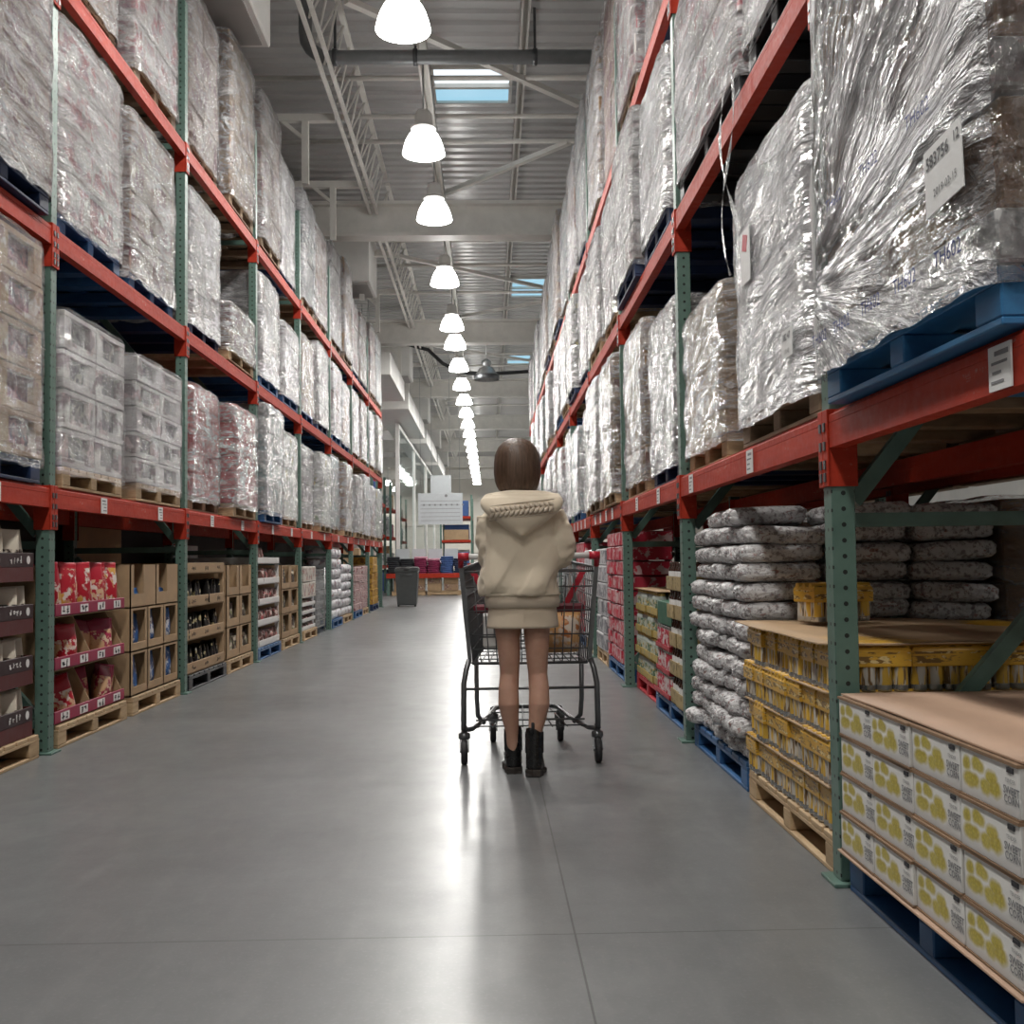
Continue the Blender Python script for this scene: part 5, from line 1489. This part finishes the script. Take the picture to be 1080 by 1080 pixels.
# hair: a blunt bob
def hair_mat():
    t = NT('brown_hair'); o = t.coord()
    v = t.mapping(o, scale=(34, 34, 1.6)); n = t.noise(v, 2.2, 5, .6, .3); n2 = t.noise(o, 7, 3)
    c = t.mix(t.rng(n, .35, .7), (.055, .032, .020), (.135, .082, .054))
    c = t.mix(t.rng(n2, .45, .7, 0, .35), c, (.15, .09, .058))
    return t.P(color=c, rough=.42, spec=.45, normal=t.bump(n, .6, .006))
M['hair'] = hair_mat()
hb = MB(); hr = []
prof = [(1.620, .015, .017, -.005), (1.616, .036, .040, -.006), (1.602, .064, .071, -.008), (1.574, .090, .099, -.010), (1.535, .106, .114, -.012), (1.49, .110, .117, -.014), (1.45, .111, .116, -.016), (1.41, .106, .108, -.018), (1.385, .098, .098, -.02), (1.366, .088, .086, -.022)]
HS = 72
for z, rx, ry, oy in prof:
    ring = []
    for k in range(HS):
        a = 2 * PI * k / HS; c, s = math.cos(a), math.sin(a)
        f = 1 + .018 * mnoise.noise((c * 7, s * 7, z * 2)) + .008 * mnoise.noise((c * 22, s * 22, z * 3))
        x, y = rx * c * f, ry * s * f
        if y > .05 and z < 1.56: y = .05 + (y - .05) * .25          # open round the face
        zz = z - .012 * max(0, -s) * (1 if z < 1.42 else 0) + (.010 * mnoise.noise((c * 9, s * 9, 5)) if z < 1.37 else 0)
        # fuller on the nape side
        ring.append((-.010 + x + .004 * c, .012 + oy + y, zz))
    hr.append(ring)
hb.loft(hr)
ob('hair', hb.mesh('hair', M['hair']), woman)
# hoodie
def cloth_mat(name, a, b_, sc=60):
    t = NT(name); o = t.coord()
    n = t.noise(o, 5, 4, .6); f = t.noise(o, sc * 6, 2, .5)
    c = t.mix(t.rng(n, .3, .7), a, b_)
    return t.P(color=c, rough=.88, spec=.2, normal=t.bump(f, .15, .002), sheen=.2)
M['hoodie'] = cloth_mat('cream_sweat_fabric', (.65, .555, .425), (.71, .615, .48))
M['band'] = cloth_mat('ribbed_hem_fabric', (.50, .42, .33), (.55, .465, .365))
M['skirt'] = cloth_mat('cream_skirt_fabric', (.57, .47, .36), (.62, .52, .40))
h = MB()
h.loft([ell(.005, 0, .848, .172, .122, 40, 2.6), ell(.005, 0, .862, .196, .145, 40, 2.6), ell(.003, -.002, .90, .198, .150, 40, 2.5), ell(0, -.002, .98, .192, .142, 40, 2.4), ell(0, .0, 1.08, .190, .134, 40, 2.4), ell(0, 0, 1.17, .196, .128, 40, 2.4), ell(0, 0, 1.235, .193, .115, 40, 2.3), ell(0, .0, 1.285, .158, .098, 40, 2.2), ell(0, .0, 1.32, .105, .08, 40, 2.1), ell(0, .005, 1.345, .078, .07, 40, 2.0)])
SL = ((-1, [(-.140, .0, 1.235, .074), (-.150, .0, 1.17, .068), (-.152, .002, 1.10, .064), (-.150, .015, 1.045, .064), (-.150, .06, 1.035, .060), (-.158, .12, 1.045, .052), (-.152, .155, 1.05, .046)]),
      (1, [(.142, -.005, 1.235, .078), (.176, -.012, 1.17, .074), (.192, -.018, 1.10, .072), (.198, -.005, 1.045, .068), (.200, .05, 1.035, .062), (.202, .12, 1.045, .052), (.197, .155, 1.05, .046)]))
for s, P in SL: h.tube([p[:3] for p in P], [p[3] for p in P], 22)
# hood hanging down the back
hood = MB(); hg = []
for v in [i / 16 for i in range(17)]:
    z = 1.352 - v * .215
    wdt = (.172 + .022 * math.sin(v * PI * 1.1)) * (1 - max(0, (v - .22) / .78) ** 1.5) + .012
    dep = .028 + .030 * math.sin(min(1, v * 1.2) * PI * .8) + .012 * (1 - v)
    yb = -.078 - .042 * math.sin(min(1, v * 1.35) * PI / 2)
    hg.append(ell(.004, yb - dep * .35, z - (.012 if v < .1 else 0), wdt, dep, 36, 2.1))
h.loft(hg)
# collar roll of the hood round the neck
h.tube([(.004 + .158 * math.sin(a), .03 - .125 * math.cos(a) * (1 if math.cos(a) > 0 else .55), 1.322 + .012 * math.cos(a)) for a in [(-1 + 2 * k / 30) * PI * .99 for k in range(31)]], [.026] * 31, 12)
def folds(co, n):
    d = 0.0
    x, y, z = co
    if z > .86:
        # pull lines running up from the lower left of the back to the right shoulder
        q = (x * .55 - (z - .9) * .40) + .02 * mnoise.noise((x * 5, y * 5, z * 5))
        k = max(0, min(1, (1.20 - z) / .16))
        s_ = math.sin(q * 44)
        d += .026 * k * (abs(s_) ** .6 * (1 if s_ > 0 else -1)) * max(0, .35 + .9 * mnoise.noise((x * 4 + 9, y * 4, z * 4 + 3)))
        d += .012 * k * math.sin((x * .9 + (z - .9) * .35) * 60) * max(0, mnoise.noise((x * 5, y * 5 + 4, z * 5 + 1)))
        d += .008 * mnoise.noise((x * 9, y * 9, z * 7))
        if z < .93: d += .007 * (1 - abs(z - .89) / .04) * mnoise.noise((x * 26, y * 26, 2)) if abs(z - .89) < .04 else 0
        if abs(x) > .17 and z < 1.22: d += .010 * mnoise.noise((x * 14, y * 14, z * 20)) + .006 * mnoise.noise((x * 30, y * 30, z * 34))
    return co + n * d
hme = remesh(h, M['hoodie'], .0065, 5, 'hoodie', folds)
hood_o = ob('hoodie', hme, woman)
hb_ = MB().loft([ell(.006, 0, .797, .172, .124, 48, 2.6), ell(.006, 0, .80, .179, .130, 48, 2.6), ell(.006, 0, .83, .183, .134, 48, 2.6), ell(.005, 0, .858, .180, .130, 48, 2.6), ell(.005, 0, .866, .168, .120, 48, 2.6)])
hb_.loft([ell(.006, 0, .8, .17, .122, 48, 2.6), ell(.006, 0, .84, .165, .118, 48, 2.6)], 0, False)
ob('hem_band', hb_.mesh('hem_band', M['band']), hood_o)['label'] = 'ribbed hem band'
for s, P in SL:
    x, y, z = P[-1][:3]
    ob('cuff', MB().tube([(x, y - .012, z - .002), (x, y + .02, z)], [.044, .036], 16).mesh('cuff', M['band']), hood_o)
# twisted braid sewn across the hood
def hood_y(x, z):
    v = (1.352 - z) / .215
    dep = .028 + .030 * math.sin(min(1, v * 1.2) * PI * .8) + .012 * (1 - v)
    yb = -.078 - .042 * math.sin(min(1, v * 1.35) * PI / 2) - dep * .35
    wdt = (.172 + .022 * math.sin(v * PI * 1.1)) * (1 - max(0, (v - .22) / .78) ** 1.5) + .012
    return yb - dep * math.sqrt(max(0, 1 - min(.98, abs(x) / wdt) ** 2.1)) - .002
bd = MB()
NB = 13
for k in range(NB):
    u = -1 + 2 * (k + .5) / NB
    for dzs in (1, -1):
        pts = []
        for q in range(5):
            x = .004 + (u + (q / 4 - .5) * .15) * .150
            z = 1.262 + .016 * (x / .15) + dzs * (.027 * (1 - q / 4) - .002)
            pts.append((x, hood_y(x - .004, z) - .004, z))
        bd.tube(pts, [.004, .008, .0095, .008, .003], 8)
for e in (-.033, .034):
    bd.tube([(.004 + x, hood_y(x, 1.262 + e + .016 * x / .15) + .001, 1.262 + e + .016 * x / .15) for x in [(-.155 + .31 * q / 16) for q in range(17)]], .003, 6)
ob('braided_trim', bd.mesh('braided_trim', M['band']), hood_o)['label'] = 'twisted braid sewn across the hood'
# skirt
sk = MB()
ks = [(.86, .150, .112), (.80, .163, .118), (.74, .170, .122), (.70, .174, .125), (.688, .1745, .1255)]
def skr(z, rx, ry, inn=0):
    r = []
    for k in range(64):
        a = 2 * PI * k / 64; c, s = math.cos(a), math.sin(a); e = (abs(c) ** 2.5 + abs(s) ** 2.5) ** .4
        f = 1 + .012 * math.sin(a * 7 + 1) * (.86 - z) / .17
        r.append((.006 + (rx - inn) * c / e * f, (ry - inn) * s / e * f, z))
    return r
sk.loft([skr(*q) for q in ks] + [skr(.688, .1745, .1255, .006), skr(.74, .17, .122, .008)], 0, False)
sk.box((.01, -.128, .755), (.004, .004, .05))
ob('skirt', sk.mesh('skirt', M['skirt']), woman)
# boots
M['leather'] = plain('black_boot_leather', (.012, .0115, .012), .28, var=.2, scale=14)
M['elastic'] = plain('black_elastic', (.02, .02, .022), .8)
M['sole'] = plain('dark_brown_sole', (.030, .024, .020), .55)
def boot(x, y, rz, pitch):
    def bl(z, yc, rx, ry): return ell(0, yc, z, rx, ry, 24, 2.4)
    up_ = MB().loft([bl(.225, 0, .040, .052), bl(.20, 0, .042, .053), bl(.14, .0, .040, .052), bl(.10, .004, .040, .056), bl(.07, .01, .041, .062), bl(.03, .012, .041, .064)])
    up_.tube([(0, -.04, .05), (0, .02, .068), (0, .08, .062), (0, .13, .048), (0, .168, .04)], [(.034, .04), (.042, .046), (.034, .044), (.028, .046), (.018, .034)], 16)
    r = ob('boot', remesh(up_, M['leather'], .0055, 4, 'boot'), woman, (x, y, 0), rot=(pitch, 0, rz))
    so = []
    outl = [(-.033, -.045), (-.042, -.01), (-.038, .04), (-.046, .09), (-.045, .13), (-.03, .172), (0, .186), (.028, .17), (.044, .13), (.045, .09), (.038, .04), (.042, -.01), (.034, -.045), (0, -.062)]
    so = MB().loft([[(a, c, 0) for a, c in outl], [(a * 1.03, c * 1.01, .004) for a, c in outl], [(a * 1.03, c * 1.01, .024) for a, c in outl], [(a * .95, c * .98, .03) for a, c in outl]], 0, True, False)
    so.span((-.036, -.056, -.001), (.036, .02, .012))
    ob('sole', so.mesh('sole', M['sole']), r)
    ob('pull_tab', MB().tube([(0, -.049, .19), (0, -.058, .22), (0, -.06, .245), (0, -.052, .25), (0, -.046, .225)], [(.010, .003)] * 5, 8).mesh('pull_tab', M['elastic']), r)
    for s in (-1, 1): ob('elastic_panel', MB().box((s * .0405, .0, .155), (.004, .045, .10), 0, None, .002).mesh('elastic', M['elastic']), r)
boot(-.046, .03, .06, .0)
boot(.052, -.062, -.16, -.10)
woman.children[-1].location.z = .012
